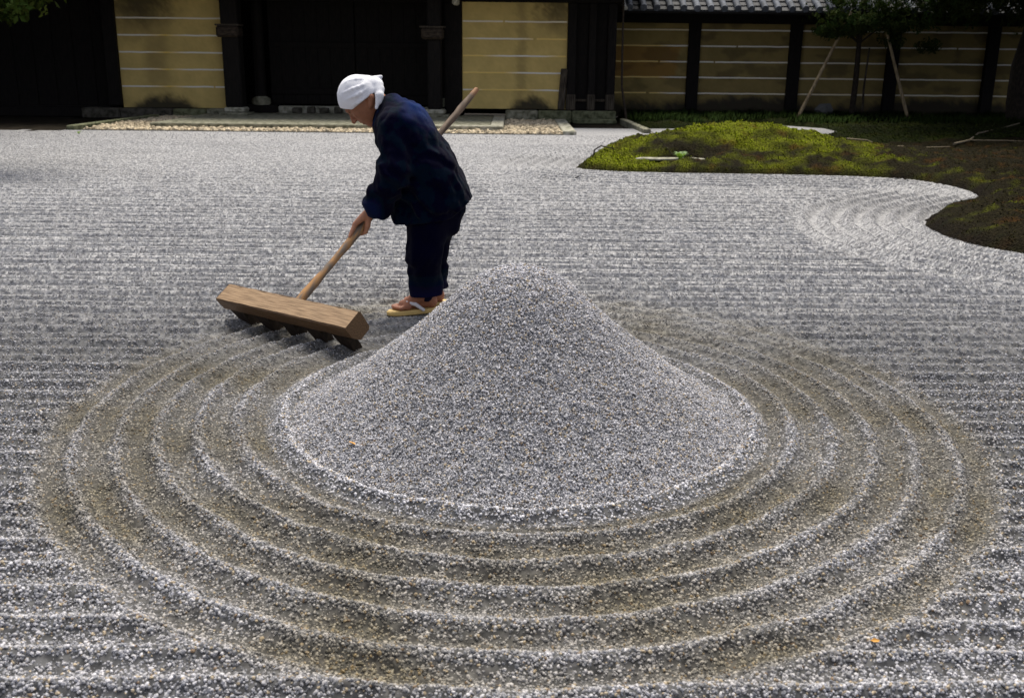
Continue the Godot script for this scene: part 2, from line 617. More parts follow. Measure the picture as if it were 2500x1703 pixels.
# ---------------------------------------------------------------- walls
# plaster face with its stains in the vertex colours; stain(x, y) gives the share of dark mould, patch(x, y) of a redder repair
func plaster(called: String, x0: float, x1: float, y0: float, y1: float, z: float, deep: float, stain: Callable, patch: Callable, parent: Node, tone := 1.0) -> void:
	var st := start()
	var nx := int((x1 - x0) / 0.05) + 1
	var ny := int((y1 - y0) / 0.05) + 1
	for j in ny + 1:
		for i in nx + 1:
			var x := lerpf(x0, x1, float(i) / nx)
			var y := lerpf(y0, y1, float(j) / ny)
			var k := 1.0 + 0.16 * patchy.get_noise_2d(x * 1.4 + z * 5.0, y * 1.4) + 0.08 * wob.get_noise_2d(x * 9.0, y * 9.0)
			k *= tone
			var c := Color(0.57 * k, 0.43 * k, 0.16 * k)
			c = c.lerp(Color(0.30, 0.17, 0.05), patch.call(x, y))
			c = c.lerp(Color(0.035, 0.033, 0.028), clampf(stain.call(x, y), 0.0, 0.95))
			st.set_normal(Vector3.BACK)
			st.set_color(c)
			st.add_vertex(Vector3(x, y, z + 0.004 * wob.get_noise_2d(x * 3.0, y * 3.0)))
	for j in ny:
		for i in nx:
			var a := j * (nx + 1) + i
			for k in [a, a + nx + 1, a + 1, a + 1, a + nx + 1, a + nx + 2]: st.add_index(k)
	put(called, st.commit(), M.plaster, parent)
	block("wall_core", Vector3(x0, y0, z - deep), Vector3(x1, y1, z - 0.012), M.core, parent)

func white_lines(x0: float, x1: float, ys: Array, z: float, parent: Node, yellow: Callable) -> void:
	for y in ys:
		var st := start()
		var n := int((x1 - x0) / 0.04) + 1
		var prof := [Vector2(-0.019, -0.01), Vector2(-0.017, 0.009), Vector2(0.017, 0.010), Vector2(0.019, -0.01)]
		for i in n:
			var xa := lerpf(x0, x1, float(i) / n)
			var xb := lerpf(x0, x1, float(i + 1) / n)
			var ya: float = y + 0.006 * wob.get_noise_2d(xa * 2.0, y * 50.0)
			var yb: float = y + 0.006 * wob.get_noise_2d(xb * 2.0, y * 50.0)
			if wob.get_noise_2d(xa * 3.0 + y * 31.0, y * 17.0) > 0.70: continue        # paint that has come off
			var c := Color(0.80, 0.78, 0.70).lerp(Color(0.80, 0.58, 0.15), yellow.call((xa + xb) * 0.5, y))
			for k in 3:
				facet(st, [Vector3(xa, ya + prof[k].x, z + prof[k].y), Vector3(xb, yb + prof[k].x, z + prof[k].y), Vector3(xb, yb + prof[k + 1].x, z + prof[k + 1].y), Vector3(xa, ya + prof[k + 1].x, z + prof[k + 1].y)], Vector3((xa + xb) * 0.5, y, z - 0.05), c)
		put("white_line", st.commit(), M.plaster, parent)

func cover_tile(long: float, r: float, disc: bool) -> ArrayMesh:
	var st := start()
	var n := 8
	for i in n:
		var a := PI * i / n
		var b := PI * (i + 1) / n
		for v in [[a, 0.0], [b, 0.0], [a, 1.0], [b, 0.0], [b, 1.0], [a, 1.0]]:
			var w: float = v[0]
			var rr := r * (1.0 if v[1] < 0.5 else 0.9)
			st.set_normal(Vector3(cos(w), sin(w), 0))
			st.set_color(Color.WHITE)
			st.add_vertex(Vector3(cos(w) * rr, sin(w) * rr, -long * v[1]))
	for i in n:
		facet(st, [Vector3(0, 0, 0.001), Vector3(cos(PI * i / n) * r, sin(PI * i / n) * r, 0), Vector3(cos(PI * (i + 1) / n) * r, sin(PI * (i + 1) / n) * r, 0)], Vector3(0, 0.02, -0.1))
	if disc:
		for i in 12:
			facet(st, [Vector3(0, 0, 0.012), Vector3(cos(TAU * i / 12) * r, sin(TAU * i / 12) * r, 0.008), Vector3(cos(TAU * (i + 1) / 12) * r, sin(TAU * (i + 1) / 12) * r, 0.008)], Vector3(0, 0, -0.1))
	return st.commit()

func pan_tile(wide: float, long: float, drip: bool) -> ArrayMesh:
	var st := start()
	var n := 6
	var th := 0.025
	for i in n:
		var xa := lerpf(-wide, wide, float(i) / n) * 0.5
		var xb := lerpf(-wide, wide, float(i + 1) / n) * 0.5
		var ya := 0.16 * xa * xa / wide - 0.01
		var yb := 0.16 * xb * xb / wide - 0.01
		facet(st, [Vector3(xa, ya, 0), Vector3(xb, yb, 0), Vector3(xb, yb - 0.03, -long), Vector3(xa, ya - 0.03, -long)], Vector3(0, -0.5, 0))
		facet(st, [Vector3(xa, ya, 0), Vector3(xb, yb, 0), Vector3(xb, yb - (0.06 if drip else th), 0.003), Vector3(xa, ya - (0.06 if drip else th), 0.003)], Vector3(0, 0, -0.5))
	return st.commit()

func build_light() -> void:
	var cam := Camera3D.new()
	cam.name = "camera"
	cam.position = Vector3(0, 1.3, 0)
	cam.rotation_degrees = Vector3(-16.0, 0, 0.6)
	cam.fov = rad_to_deg(2.0 * atan(851.5 / 2430.0))
	cam.near = 0.05
	cam.far = 400.0
	cam.current = true
	var lens := CameraAttributesPhysical.new()
	lens.frustum_focal_length = 34.25
	lens.frustum_focus_distance = 4.7
	lens.frustum_near = 0.05
	lens.frustum_far = 400.0
	lens.exposure_aperture = 6.3
	cam.attributes = lens
	add_child(cam)
	var env := Environment.new()
	env.background_mode = Environment.BG_SKY
	var sky := Sky.new()
	var sm := ProceduralSkyMaterial.new()
	sm.sky_top_color = Color(0.825, 0.85, 0.925)
	sm.sky_horizon_color = Color(0.75, 0.78, 0.86)
	sm.ground_horizon_color = Color(0.35, 0.34, 0.32)
	sm.ground_bottom_color = Color(0.25, 0.24, 0.22)
	sm.sun_angle_max = 40.0
	sky.sky_material = sm
	env.sky = sky
	env.background_energy_multiplier = 0.19
	env.tonemap_mode = Environment.TONE_MAPPER_LINEAR
	env.tonemap_exposure = 4.05
	env.sdfgi_enabled = true
	env.ssao_enabled = true
	env.ssil_enabled = true
	var we := WorldEnvironment.new()
	we.name = "environment"
	we.environment = env
	add_child(we)
	var sun := DirectionalLight3D.new()
	sun.name = "sun"
	sun.light_color = Color(1.0, 0.97, 0.92)
	sun.light_energy = 0.5
	sun.light_angular_distance = 42.0
	sun.shadow_enabled = true
	sun.sky_mode = DirectionalLight3D.SKY_MODE_LIGHT_ONLY
	sun.rotation_degrees = Vector3(-63.0, 174.0, 0)      # high, behind the wall
	add_child(sun)

func build_materials() -> void:
	var grain := noise_tex(512, 0.02, FastNoiseLite.TYPE_SIMPLEX, [[0.0, Color(0.42, 0.40, 0.38)], [0.5, Color(0.75, 0.73, 0.71)], [1.0, Color(1, 1, 1)]], 5)
	var blotch := noise_tex(512, 0.012, FastNoiseLite.TYPE_SIMPLEX, [[0.0, Color(0.45, 0.46, 0.42)], [0.45, Color(0.8, 0.8, 0.76)], [1.0, Color(1, 1, 1)]], 6, 0.0, 3)
	var soft := noise_tex(512, 0.02, FastNoiseLite.TYPE_SIMPLEX, [[0.0, Color(0.66, 0.64, 0.62)], [0.5, Color(0.86, 0.85, 0.84)], [1.0, Color(1, 1, 1)]], 5)
	var bump := noise_tex(512, 0.05, FastNoiseLite.TYPE_SIMPLEX, [], 4, 4.0, 5)
	var wood := func(c: Color, s: Vector3, r: float) -> StandardMaterial3D:
		var m := mat(c, r, 0.35)
		m.albedo_texture = grain
		m.normal_enabled = true
		m.normal_texture = bump
		m.normal_scale = 0.35
		return triplanar(m, s)
	M.timber = wood.call(lin(0.009, 0.0065, 0.005), Vector3(1.6, 0.25, 1.6), 0.8)
	M.timber_grey = wood.call(lin(0.10, 0.085, 0.065), Vector3(1.6, 0.25, 1.6), 0.85)
	M.bracket = wood.call(lin(0.06, 0.045, 0.032), Vector3(0.5, 1.5, 1.5), 0.8)
	M.rake = wood.call(lin(0.42, 0.285, 0.165), Vector3(0.5, 9.0, 9.0), 0.5)
	M.rake.albedo_texture = soft
	M.rake.vertex_color_use_as_albedo = true
	M.rake_dark = wood.call(lin(0.05, 0.034, 0.022), Vector3(3.0, 1.0, 3.0), 0.75)
	M.bark = wood.call(lin(0.05, 0.04, 0.03), Vector3(2, 0.6, 2), 0.9)
	M.bamboo = wood.call(lin(0.50, 0.40, 0.24), Vector3(2, 0.3, 2), 0.55)
	M.node = mat(lin(0.22, 0.16, 0.09), 0.7)
	M.twig = mat(lin(0.20, 0.16, 0.10), 0.85)
	M.slate = mat(lin(0.10, 0.10, 0.095), 0.9)
	for a in [["stone", 0.33, 0.32, 0.25], ["stone_pale", 0.50, 0.48, 0.41], ["stone_green", 0.20, 0.21, 0.13], ["stone_dark", 0.11, 0.10, 0.085]]:
		var m := mat(lin(a[1], a[2], a[3]), 0.85, 0.3)
		m.albedo_texture = blotch
		m.normal_enabled = true
		m.normal_texture = bump
		m.normal_scale = 0.5
		M[a[0]] = triplanar(m, Vector3(0.8, 0.8, 0.8), true)
	M.core = mat(lin(0.3, 0.22, 0.09), 0.9)
	M.plaster = vmat(0.95, 0.2)
	M.plaster.normal_enabled = true
	M.plaster.normal_texture = bump
	M.plaster.normal_scale = 0.25
	triplanar(M.plaster, Vector3(2, 2, 2))
	M.stones = vmat(0.6, 0.5)
	M.handle = vmat(0.7, 0.35)
	M.handle.normal_enabled = true
	M.handle.normal_texture = bump
	M.handle.normal_scale = 0.5
	triplanar(M.handle, Vector3(5, 5, 5))
	M.leaf = vmat(0.9, 0.1)
	M.leaf.backlight_enabled = true
	M.leaf.backlight = Color(0.45, 0.5, 0.2)
	M.tile = mat(lin(0.20, 0.215, 0.25), 0.75, 0.35)
	M.tile.albedo_texture = blotch
	triplanar(M.tile, Vector3(1.7, 1.7, 1.7), true)
	M.mortar = mat(lin(0.62, 0.6, 0.54), 0.9)
	M.pebble = vmat(0.8, 0.3)
	M.soil = mat(lin(0.03, 0.024, 0.017), 0.95, 0.2)
	M.soil.albedo_texture = blotch
	triplanar(M.soil, Vector3(0.3, 0.3, 0.3), true)
	var grey := []
	for g in [[0.0, 0.22], [0.10, 0.25], [0.12, 0.29], [0.28, 0.32], [0.30, 0.35], [0.5, 0.38], [0.52, 0.41], [0.76, 0.45], [0.78, 0.50], [1.0, 0.58]]:
		grey.append([g[0], lin(g[1], g[1] * 0.995, g[1] * 1.01)])
	M.bed = vmat(0.85, 0.35)
	M.bed.albedo_texture = noise_tex(2048, 0.27, FastNoiseLite.TYPE_CELLULAR, grey, 1)
	M.bed.albedo_texture.seamless = false
	M.bed.normal_enabled = true
	M.bed.normal_texture = noise_tex(1024, 0.16, FastNoiseLite.TYPE_CELLULAR, [], 1, 14.0)
	M.bed.normal_texture.seamless = false
	M.bed.normal_scale = 0.18
	triplanar(M.bed, Vector3(0.16, 0.16, 0.16), true)
	M.bed.uv1_triplanar_sharpness = 40.0
	M.moss = vmat(0.95, 0.15)
	M.moss.albedo_texture = noise_tex(1024, 0.03, FastNoiseLite.TYPE_SIMPLEX, [[0.0, Color(0.25, 0.23, 0.2)], [0.4, Color(0.6, 0.58, 0.55)], [0.6, Color(0.85, 0.85, 0.85)], [1.0, Color.WHITE]], 6)
	M.moss.normal_enabled = true
	M.moss.normal_texture = noise_tex(512, 0.09, FastNoiseLite.TYPE_SIMPLEX, [], 4, 10.0)
	triplanar(M.moss, Vector3(0.9, 0.9, 0.9), true)
	M.tuft = vmat(0.9, 0.15)
	var weave := noise_tex(256, 0.22, FastNoiseLite.TYPE_SIMPLEX, [], 3, 5.0, 9)
	for a in [["indigo", 1.0, 1.0, 1.0, 0.35], ["towel", 0.80, 0.80, 0.83, 0.6]]:
		var m := mat(lin(a[1], a[2], a[3]), 0.95, 0.15)
		m.normal_enabled = true
		m.normal_texture = weave
		m.normal_scale = a[4]
		M[a[0]] = triplanar(m, Vector3(9, 9, 9))
	M.indigo.rim_enabled = true
	M.indigo.vertex_color_use_as_albedo = true
	M.indigo.rim = 0.05
	M.indigo.rim_tint = 0.0
	M.skin = vmat(0.55, 0.4)
	M.skin.subsurf_scatter_enabled = true
	M.skin.subsurf_scatter_strength = 0.08
	M.straw = mat(lin(0.62, 0.43, 0.15), 0.6)
	M.thong = mat(lin(0.75, 0.72, 0.74), 0.8)
	M.fern = mat(lin(0.10, 0.19, 0.03), 0.6)
	M.fern.backlight_enabled = true
	M.fern.backlight = Color(0.4, 0.5, 0.1)
	M.dead_leaf = mat(lin(0.5, 0.24, 0.03), 0.7)

func _ready() -> void:
	rng.seed = 11
	wob.seed = 3
	wob.frequency = 1.0
	wob.fractal_octaves = 2
	patchy.seed = 8
	patchy.frequency = 1.3
	patchy.fractal_octaves = 4
	fine.seed = 5
	fine.frequency = 30.0
	build_light()
	build_materials()
	make_shore()
	make_turns()
	build_ground()
	build_gate()
	build_garden_wall()
	build_yard()
	build_plants()
	build_mound()
	build_gravel()
	build_rake()
	build_person()
	var n := 0
	for c in find_children("*", "MultiMeshInstance3D", true, false): n += c.multimesh.instance_count
	pass

# ---------------------------------------------------------------- the setting
func yes(_x: float, _z: float) -> bool: return true

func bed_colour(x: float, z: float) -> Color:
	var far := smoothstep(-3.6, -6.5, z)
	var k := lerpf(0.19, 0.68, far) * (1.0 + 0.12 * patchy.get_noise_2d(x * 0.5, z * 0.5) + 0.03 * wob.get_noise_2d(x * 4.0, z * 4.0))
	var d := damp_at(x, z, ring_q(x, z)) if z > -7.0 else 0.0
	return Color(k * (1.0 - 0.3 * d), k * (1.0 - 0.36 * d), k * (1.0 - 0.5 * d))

func bed_keep(x: float, z: float) -> bool:
	if z < -19.38 and x < 1.08: return false
	if z < -21.5 and x < 2.6: return false
	if x < -8.6 and z < -19.2 + 0.4 * wob.get_noise_1d(x * 2.0): return false
	return shore_d(x, z) > -0.3

func build_ground() -> void:
	var st := start()
	sheet_base = 0
	sheet(st, -200, 200, -200, 200, 40, 40, func(_x, _z): return -0.06, func(_x, _z): return Color.WHITE, yes)
	struct("ground", st.commit(), M.soil)
	st = start()
	sheet_base = 0
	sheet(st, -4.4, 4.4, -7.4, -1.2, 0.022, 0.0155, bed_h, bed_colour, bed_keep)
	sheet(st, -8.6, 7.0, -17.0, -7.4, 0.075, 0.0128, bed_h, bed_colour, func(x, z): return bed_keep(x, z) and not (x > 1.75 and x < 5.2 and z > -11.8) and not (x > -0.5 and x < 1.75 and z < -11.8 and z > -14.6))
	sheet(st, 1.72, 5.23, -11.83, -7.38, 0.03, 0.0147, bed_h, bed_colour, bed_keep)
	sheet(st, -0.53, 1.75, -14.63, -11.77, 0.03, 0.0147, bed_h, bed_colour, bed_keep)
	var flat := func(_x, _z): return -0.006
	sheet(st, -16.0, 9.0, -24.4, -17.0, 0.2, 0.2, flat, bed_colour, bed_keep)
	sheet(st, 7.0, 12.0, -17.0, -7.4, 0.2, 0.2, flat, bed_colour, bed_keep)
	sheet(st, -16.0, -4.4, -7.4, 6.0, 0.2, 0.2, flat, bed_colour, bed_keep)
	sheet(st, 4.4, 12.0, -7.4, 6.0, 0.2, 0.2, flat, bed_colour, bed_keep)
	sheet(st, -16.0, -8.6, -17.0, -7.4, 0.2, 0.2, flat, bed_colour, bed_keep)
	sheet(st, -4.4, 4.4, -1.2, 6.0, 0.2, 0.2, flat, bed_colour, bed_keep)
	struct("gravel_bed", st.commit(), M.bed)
	# moss ground on the right
	st = start()
	sheet_base = 0
	var keep := func(x: float, z: float): return shore_d(x, z) < 0.12
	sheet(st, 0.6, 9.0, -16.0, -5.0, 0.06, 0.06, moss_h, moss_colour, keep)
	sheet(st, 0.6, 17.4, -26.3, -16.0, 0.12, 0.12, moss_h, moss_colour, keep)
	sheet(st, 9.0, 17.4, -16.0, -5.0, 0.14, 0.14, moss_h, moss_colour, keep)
	struct("moss_ground", st.commit(), M.moss)

func moss_green(x: float, z: float) -> float:   # fresh moss, with the shade on the right painted in
	var g := 0.30 + 1.0 * patchy.get_noise_2d(x * 1.6 + 30.0, z * 1.6)
	g += 0.8 * exp(-(pow((x - 3.1) / 1.6, 2.0) + pow((z + 14.8) / 1.0, 2.0))) + 0.3 * exp(-(pow((x - 4.0) / 1.0, 2.0) + pow((z + 13.9) / 0.7, 2.0)))
	g += 0.7 * exp(-(pow((x - 1.3) / 0.5, 2.0) + pow((z + 12.9) / 0.8, 2.0)))
	g -= 0.75 * smoothstep(3.9, 6.5, x)  # tree shade on the right painted into the moss colour
	g -= 0.7 * exp(-(pow((x - 2.2) / 0.6, 2.0) + pow((z + 13.2) / 0.35, 2.0)))
	if z > -10.4: g -= 0.5  # right island darkened, its shade painted in
	if z < -18.0: g = 0.15 + 0.5 * patchy.get_noise_2d(x * 0.9, z * 0.9)
	return clampf(g, 0.0, 1.0)

func moss_colour(x: float, z: float) -> Color:
	var c := Color(0.024, 0.021, 0.009).lerp(Color(0.19, 0.22, 0.012), moss_green(x, z))
	c = c.lerp(Color(0.115, 0.05, 0.012), clampf(patchy.get_noise_2d(x * 1.6 + 90.0, z * 1.6) * 1.6 - 0.4, 0.0, 0.5))
	c = c.lerp(Color(0.018, 0.014, 0.009), smoothstep(0.17, 0.05, -shore_d(x, z)) * 0.85)  # bank edge darkened: bare soil with bank shade painted in
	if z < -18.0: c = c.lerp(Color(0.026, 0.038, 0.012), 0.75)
	return c

func build_gate() -> void:
	var none := func(_x, _y): return 0.0
	# the platform of the gate, kerbed in long stones
	var p := thing("stone_platform", "low grey stone platform with pale kerbs in front of the dark gateway", "platform", Vector3.ZERO)
	block("paving", Vector3(-6.95, -0.05, -24.9), Vector3(-0.5, 0.085, -20.5), M.stone, p)
	for x in [[-7.25, -4.2], [-4.19, -2.2], [-2.19, -0.22]]:
		block("kerb_stone", Vector3(x[0], -0.05, -20.49), Vector3(x[1], 0.10, -20.2), M.stone_pale if x[0] > -3.0 else M.stone, p, 0.015)
	block("kerb_stone", Vector3(-7.25, -0.05, -24.0), Vector3(-6.96, 0.096, -20.5), M.stone, p, 0.015)
	block("kerb_stone", Vector3(-0.49, -0.05, -24.2), Vector3(-0.22, 0.103, -20.5), M.stone_pale, p, 0.015)
	# gatehouse
	var g := thing("temple_gate", "dark timber temple gate with closed doors between two ochre walls", "gate", Vector3.ZERO)
	for s in [[-6.53, 0.20], [-1.86, 0.165]]:
		block("post", Vector3(s[0] - s[1], 0.25, -24.0 - s[1]), Vector3(s[0] + s[1], 3.3, -24.0 + s[1]), M.timber, g, 0.03)
		var b := block("post_bracket", Vector3(s[0] - 0.29, 1.81, -23.99 - s[1]), Vector3(s[0] + 0.22, 2.06, -23.72), M.bracket, g, 0.04)
		put("bracket_boss", tube([Vector3(0.02, -0.02, 0.13), Vector3(0.02, -0.02, 0.165)], [0.085, 0.06], 12), M.timber, b)
		block("bracket_cap", Vector3(-0.29, 0.127, -0.17), Vector3(0.29, 0.165, 0.17), M.timber_grey, b, 0.008)
		var foot := block("base_stone", Vector3(s[0] - 0.24, 0.13, -24.24), Vector3(s[0] + 0.24, 0.252, -23.76), M.stone_pale, g, 0.035)
		block("base_slab", Vector3(-0.33, -0.11, -0.33), Vector3(0.33, -0.058, 0.33), M.stone, foot, 0.01)
	for s in [-6.18, -1.62]:
		put("pillar_stone", tube([Vector3(s, 0.27, -25.0), Vector3(s, 0.31, -25.0), Vector3(s, 0.42, -25.0), Vector3(s, 0.47, -25.0)], [0.20, 0.24, 0.22, 0.13], 10, 0.05), M.stone, g)
		put("pillar", tube([Vector3(s, 0.471, -25.0), Vector3(s, 3.3, -25.0)], [0.13, 0.13], 14), M.timber, g)
		block("pillar_plinth", Vector3(s - 0.4, 0.086, -25.35), Vector3(s + 0.4, 0.269, -24.75), M.timber, g, 0.02)
	block("threshold", Vector3(-5.77, 0.0, -25.30), Vector3(-2.03, 0.245, -24.95), M.stone_pale, g, 0.02)
	for k in 4:
		block("door_stone", Vector3(-5.4 + k * 0.33 + 0.03 * (k % 2), 0.086, -24.94), Vector3(-5.18 + k * 0.33, 0.22 + 0.02 * (k % 2), -24.78), M.stone_dark, g, 0.02)
	for s in [[-6.0, -3.91], [-3.89, -1.8]]:
		var d := block("door", Vector3(s[0], 0.27, -25.40), Vector3(s[1], 3.1, -25.32), M.timber, g, 0.01)
		for k in 7: block("door_plank", Vector3(-1.04 + k * 0.298, -1.40, 0.041), Vector3(-0.75 + k * 0.298, 1.40, 0.058), M.timber, d, 0.006)
		for y in [-1.1, 0.0, 1.1]: block("door_rail", Vector3(-1.04, y - 0.07, 0.059), Vector3(1.04, y + 0.07, 0.10), M.timber, d, 0.01)
	block("lintel", Vector3(-9.8, 2.66, -24.75), Vector3(2.5, 3.1, -24.22), M.timber, g, 0.03)
	put("beam_end", cbox(Vector3(0.16, 0.2, 0.3), 0.04), M.stone_pale, g, at(-1.36, 2.66, -23.95))
	block("ceiling_boards", Vector3(-10.2, 3.3, -29.0), Vector3(2.9, 3.36, -22.9), M.timber, g)
	block("back_wall", Vector3(-10.0, 0.0, -27.6), Vector3(2.4, 3.3, -27.4), M.timber, g)
	# post beside the left wall and the dark timber end on the right
	for x in [[-9.62, -9.33], [1.22, 1.44], [1.72, 1.90], [2.16, 2.36]]:
		block("post", Vector3(x[0], 0.24, -24.62), Vector3(x[1], 2.66, -24.27), M.timber, g, 0.02)
		block("post_foot", Vector3(x[0] - 0.004, 0.242, -24.63), Vector3(x[1] + 0.004, 0.62 if x[0] > 0 else 0.5, -24.262), M.timber_grey if x[0] > 0 else M.timber, g, 0.02)
	for x in [[1.441, 1.719], [1.901, 2.159]]:
		block("board_panel", Vector3(x[0], 0.24, -24.55), Vector3(x[1], 2.66, -24.45), M.timber, g)
		block("board_rail", Vector3(x[0], 0.44, -24.449), Vector3(x[1], 0.50, -24.40), M.timber_grey, g)
	put("brace", cbox(Vector3(0.16, 0.95, 0.12), 0.02), M.timber_grey, g, Transform3D(Basis(Vector3.BACK, -0.07), Vector3(1.13, 0.72, -24.29)))
	# the roof keeps the front in shade
	var st := start()
	for s in [[-22.7, -25.8], [-29.6, -25.8]]:
		facet(st, [Vector3(-10.9, 3.05, s[0]), Vector3(3.5, 3.05, s[0]), Vector3(3.5, 5.0, s[1]), Vector3(-10.9, 5.0, s[1])], Vector3(0, 0, -25.8))
		facet(st, [Vector3(-10.9, 2.93, s[0]), Vector3(3.5, 2.93, s[0]), Vector3(3.5, 4.8, s[1]), Vector3(-10.9, 4.8, s[1])], Vector3(0, 9, -25.8))
		facet(st, [Vector3(-10.9, 3.05, s[0]), Vector3(3.5, 3.05, s[0]), Vector3(3.5, 2.93, s[0]), Vector3(-10.9, 2.93, s[0])], Vector3(0, 3, -25.8))
	put("roof", st.commit(), M.tile, g)
	# ochre walls either side of the opening
	var ys := [2.235, 1.852, 1.468, 1.085, 0.692]
	var w := thing("ochre_wall", "ochre plaster wall with white lines left of the gate, dark mould arch at its foot", "wall", Vector3.ZERO)
	var stl := func(x: float, y: float):
		var n := 0.10 * patchy.get_noise_2d(x * 2.0, y * 2.0) + 0.05 * wob.get_noise_2d(x * 14.0, y * 14.0)
		var arch := smoothstep(0.62, 0.30, y - 0.02 + 0.42 * pow((x + 8.35) / 0.9, 2.0) + n)
		var top := 0.85 * smoothstep(0.9, -0.1, absf(x + 8.75) - 0.1 * y + n * 3.0) * smoothstep(1.5, 2.5, y + n * 2.0)
		return maxf(arch, maxf(top, 0.35 * smoothstep(0.45, 0.1, absf(x + 8.45)) * smoothstep(0.4, 0.9, y) + 0.25 * smoothstep(-7.1, -6.8, x)))
	plaster("plaster", -9.33, -6.55, 0.205, 2.66, -24.4, 0.4, stl, none, w)
	white_lines(-9.32, -6.55, ys, -24.398, w, func(x, y): return clampf(1.0 - absf(x + 8.2) / 0.5, 0.0, 1.0) if y < 1.9 else 0.15)
	for x in [[-10.25, -9.35], [-9.34, -8.1], [-8.09, -7.3]]:
		block("foundation_stone", Vector3(x[0], -0.05, -24.7), Vector3(x[1], 0.19 + 0.01 * rng.randf(), -24.16 + 0.03 * rng.randf()), M.stone_dark if x[0] < -9.0 else M.stone_green, w, 0.03)
	block("foundation_stone", Vector3(-7.29, -0.05, -24.7), Vector3(-6.7, 0.2, -24.14), M.stone, w, 0.03)
	w = thing("ochre_wall", "ochre plaster wall with white lines right of the gate, behind the rake handle's end", "wall", Vector3.ZERO)
	var str_ := func(x: float, y: float):
		var n := 0.10 * patchy.get_noise_2d(x * 2.0, y * 2.0) + 0.06 * wob.get_noise_2d(x * 14.0, y * 14.0)
		var arch := smoothstep(0.66, 0.36, y - 0.02 + 0.40 * pow((x - 0.4) / 0.62, 2.0) + n)
		var top := 0.75 * smoothstep(0.7, 0.0, absf(x - 0.95) + n * 3.0) * smoothstep(1.7, 2.5, y + n * 2.0)
		return maxf(arch, maxf(top, 0.3 * smoothstep(0.22, 0.0, absf(x - 0.15) + n)))
	plaster("plaster", -1.24, 1.22, 0.258, 2.66, -24.4, 0.4, str_, none, w)
	white_lines(-1.23, 1.21, ys, -24.398, w, func(x, y): return clampf(0.5 + 0.9 * sin(x * 2.2 + y * 3.0), 0.0, 0.9) if y < 1.9 else 0.2)
	block("jamb_post", Vector3(-1.66, 0.1, -24.7), Vector3(-1.25, 2.66, -24.33), M.timber, w, 0.02)
	for x in [[-0.21, 0.55], [0.56, 1.35], [1.36, 2.40]]:
		block("foundation_stone", Vector3(x[0], -0.05, -24.7), Vector3(x[1], 0.235, -24.13), M.stone_green if x[0] > 0.5 else M.stone, w, 0.025)
	block("foundation_step", Vector3(1.38, -0.05, -24.12), Vector3(2.40, 0.06, -23.9), M.stone_green, w, 0.02)
	# dark boarded wing on the far left
	var t := thing("timber_wing", "dark boarded timber building in deep shade at the far left", "building", Vector3.ZERO)
	block("wall", Vector3(-24.0, 0.0, -25.6), Vector3(-9.63, 3.3, -24.9), M.timber, t)
	for k in 30: block("board", Vector3(-24.0 + k * 0.479, 0.1, -24.899), Vector3(-23.54 + k * 0.479, 3.2, -24.87), M.timber, t, 0.006)
	block("base_beam", Vector3(-24.0, -0.05, -24.86), Vector3(-9.63, 0.2, -24.6), M.timber, t, 0.02)
	st = start()
	facet(st, [Vector3(-24.5, 2.9, -21.6), Vector3(-10.9, 2.9, -21.6), Vector3(-10.9, 5.0, -26.0), Vector3(-24.5, 5.0, -26.0)], Vector3(-17, 0, -26))
	facet(st, [Vector3(-24.5, 2.8, -21.6), Vector3(-10.9, 2.8, -21.6), Vector3(-10.9, 4.85, -26.0), Vector3(-24.5, 4.85, -26.0)], Vector3(-17, 9, -26))
	facet(st, [Vector3(-24.5, 2.9, -21.6), Vector3(-10.9, 2.9, -21.6), Vector3(-10.9, 2.8, -21.6), Vector3(-24.5, 2.8, -21.6)], Vector3(-17, 2.8, -26))
	facet(st, [Vector3(-24.5, 2.8, -30.4), Vector3(-10.9, 2.8, -30.4), Vector3(-10.9, 5.0, -26.0), Vector3(-24.5, 5.0, -26.0)], Vector3(-17, 0, -26))
	put("roof", st.commit(), M.tile, t)

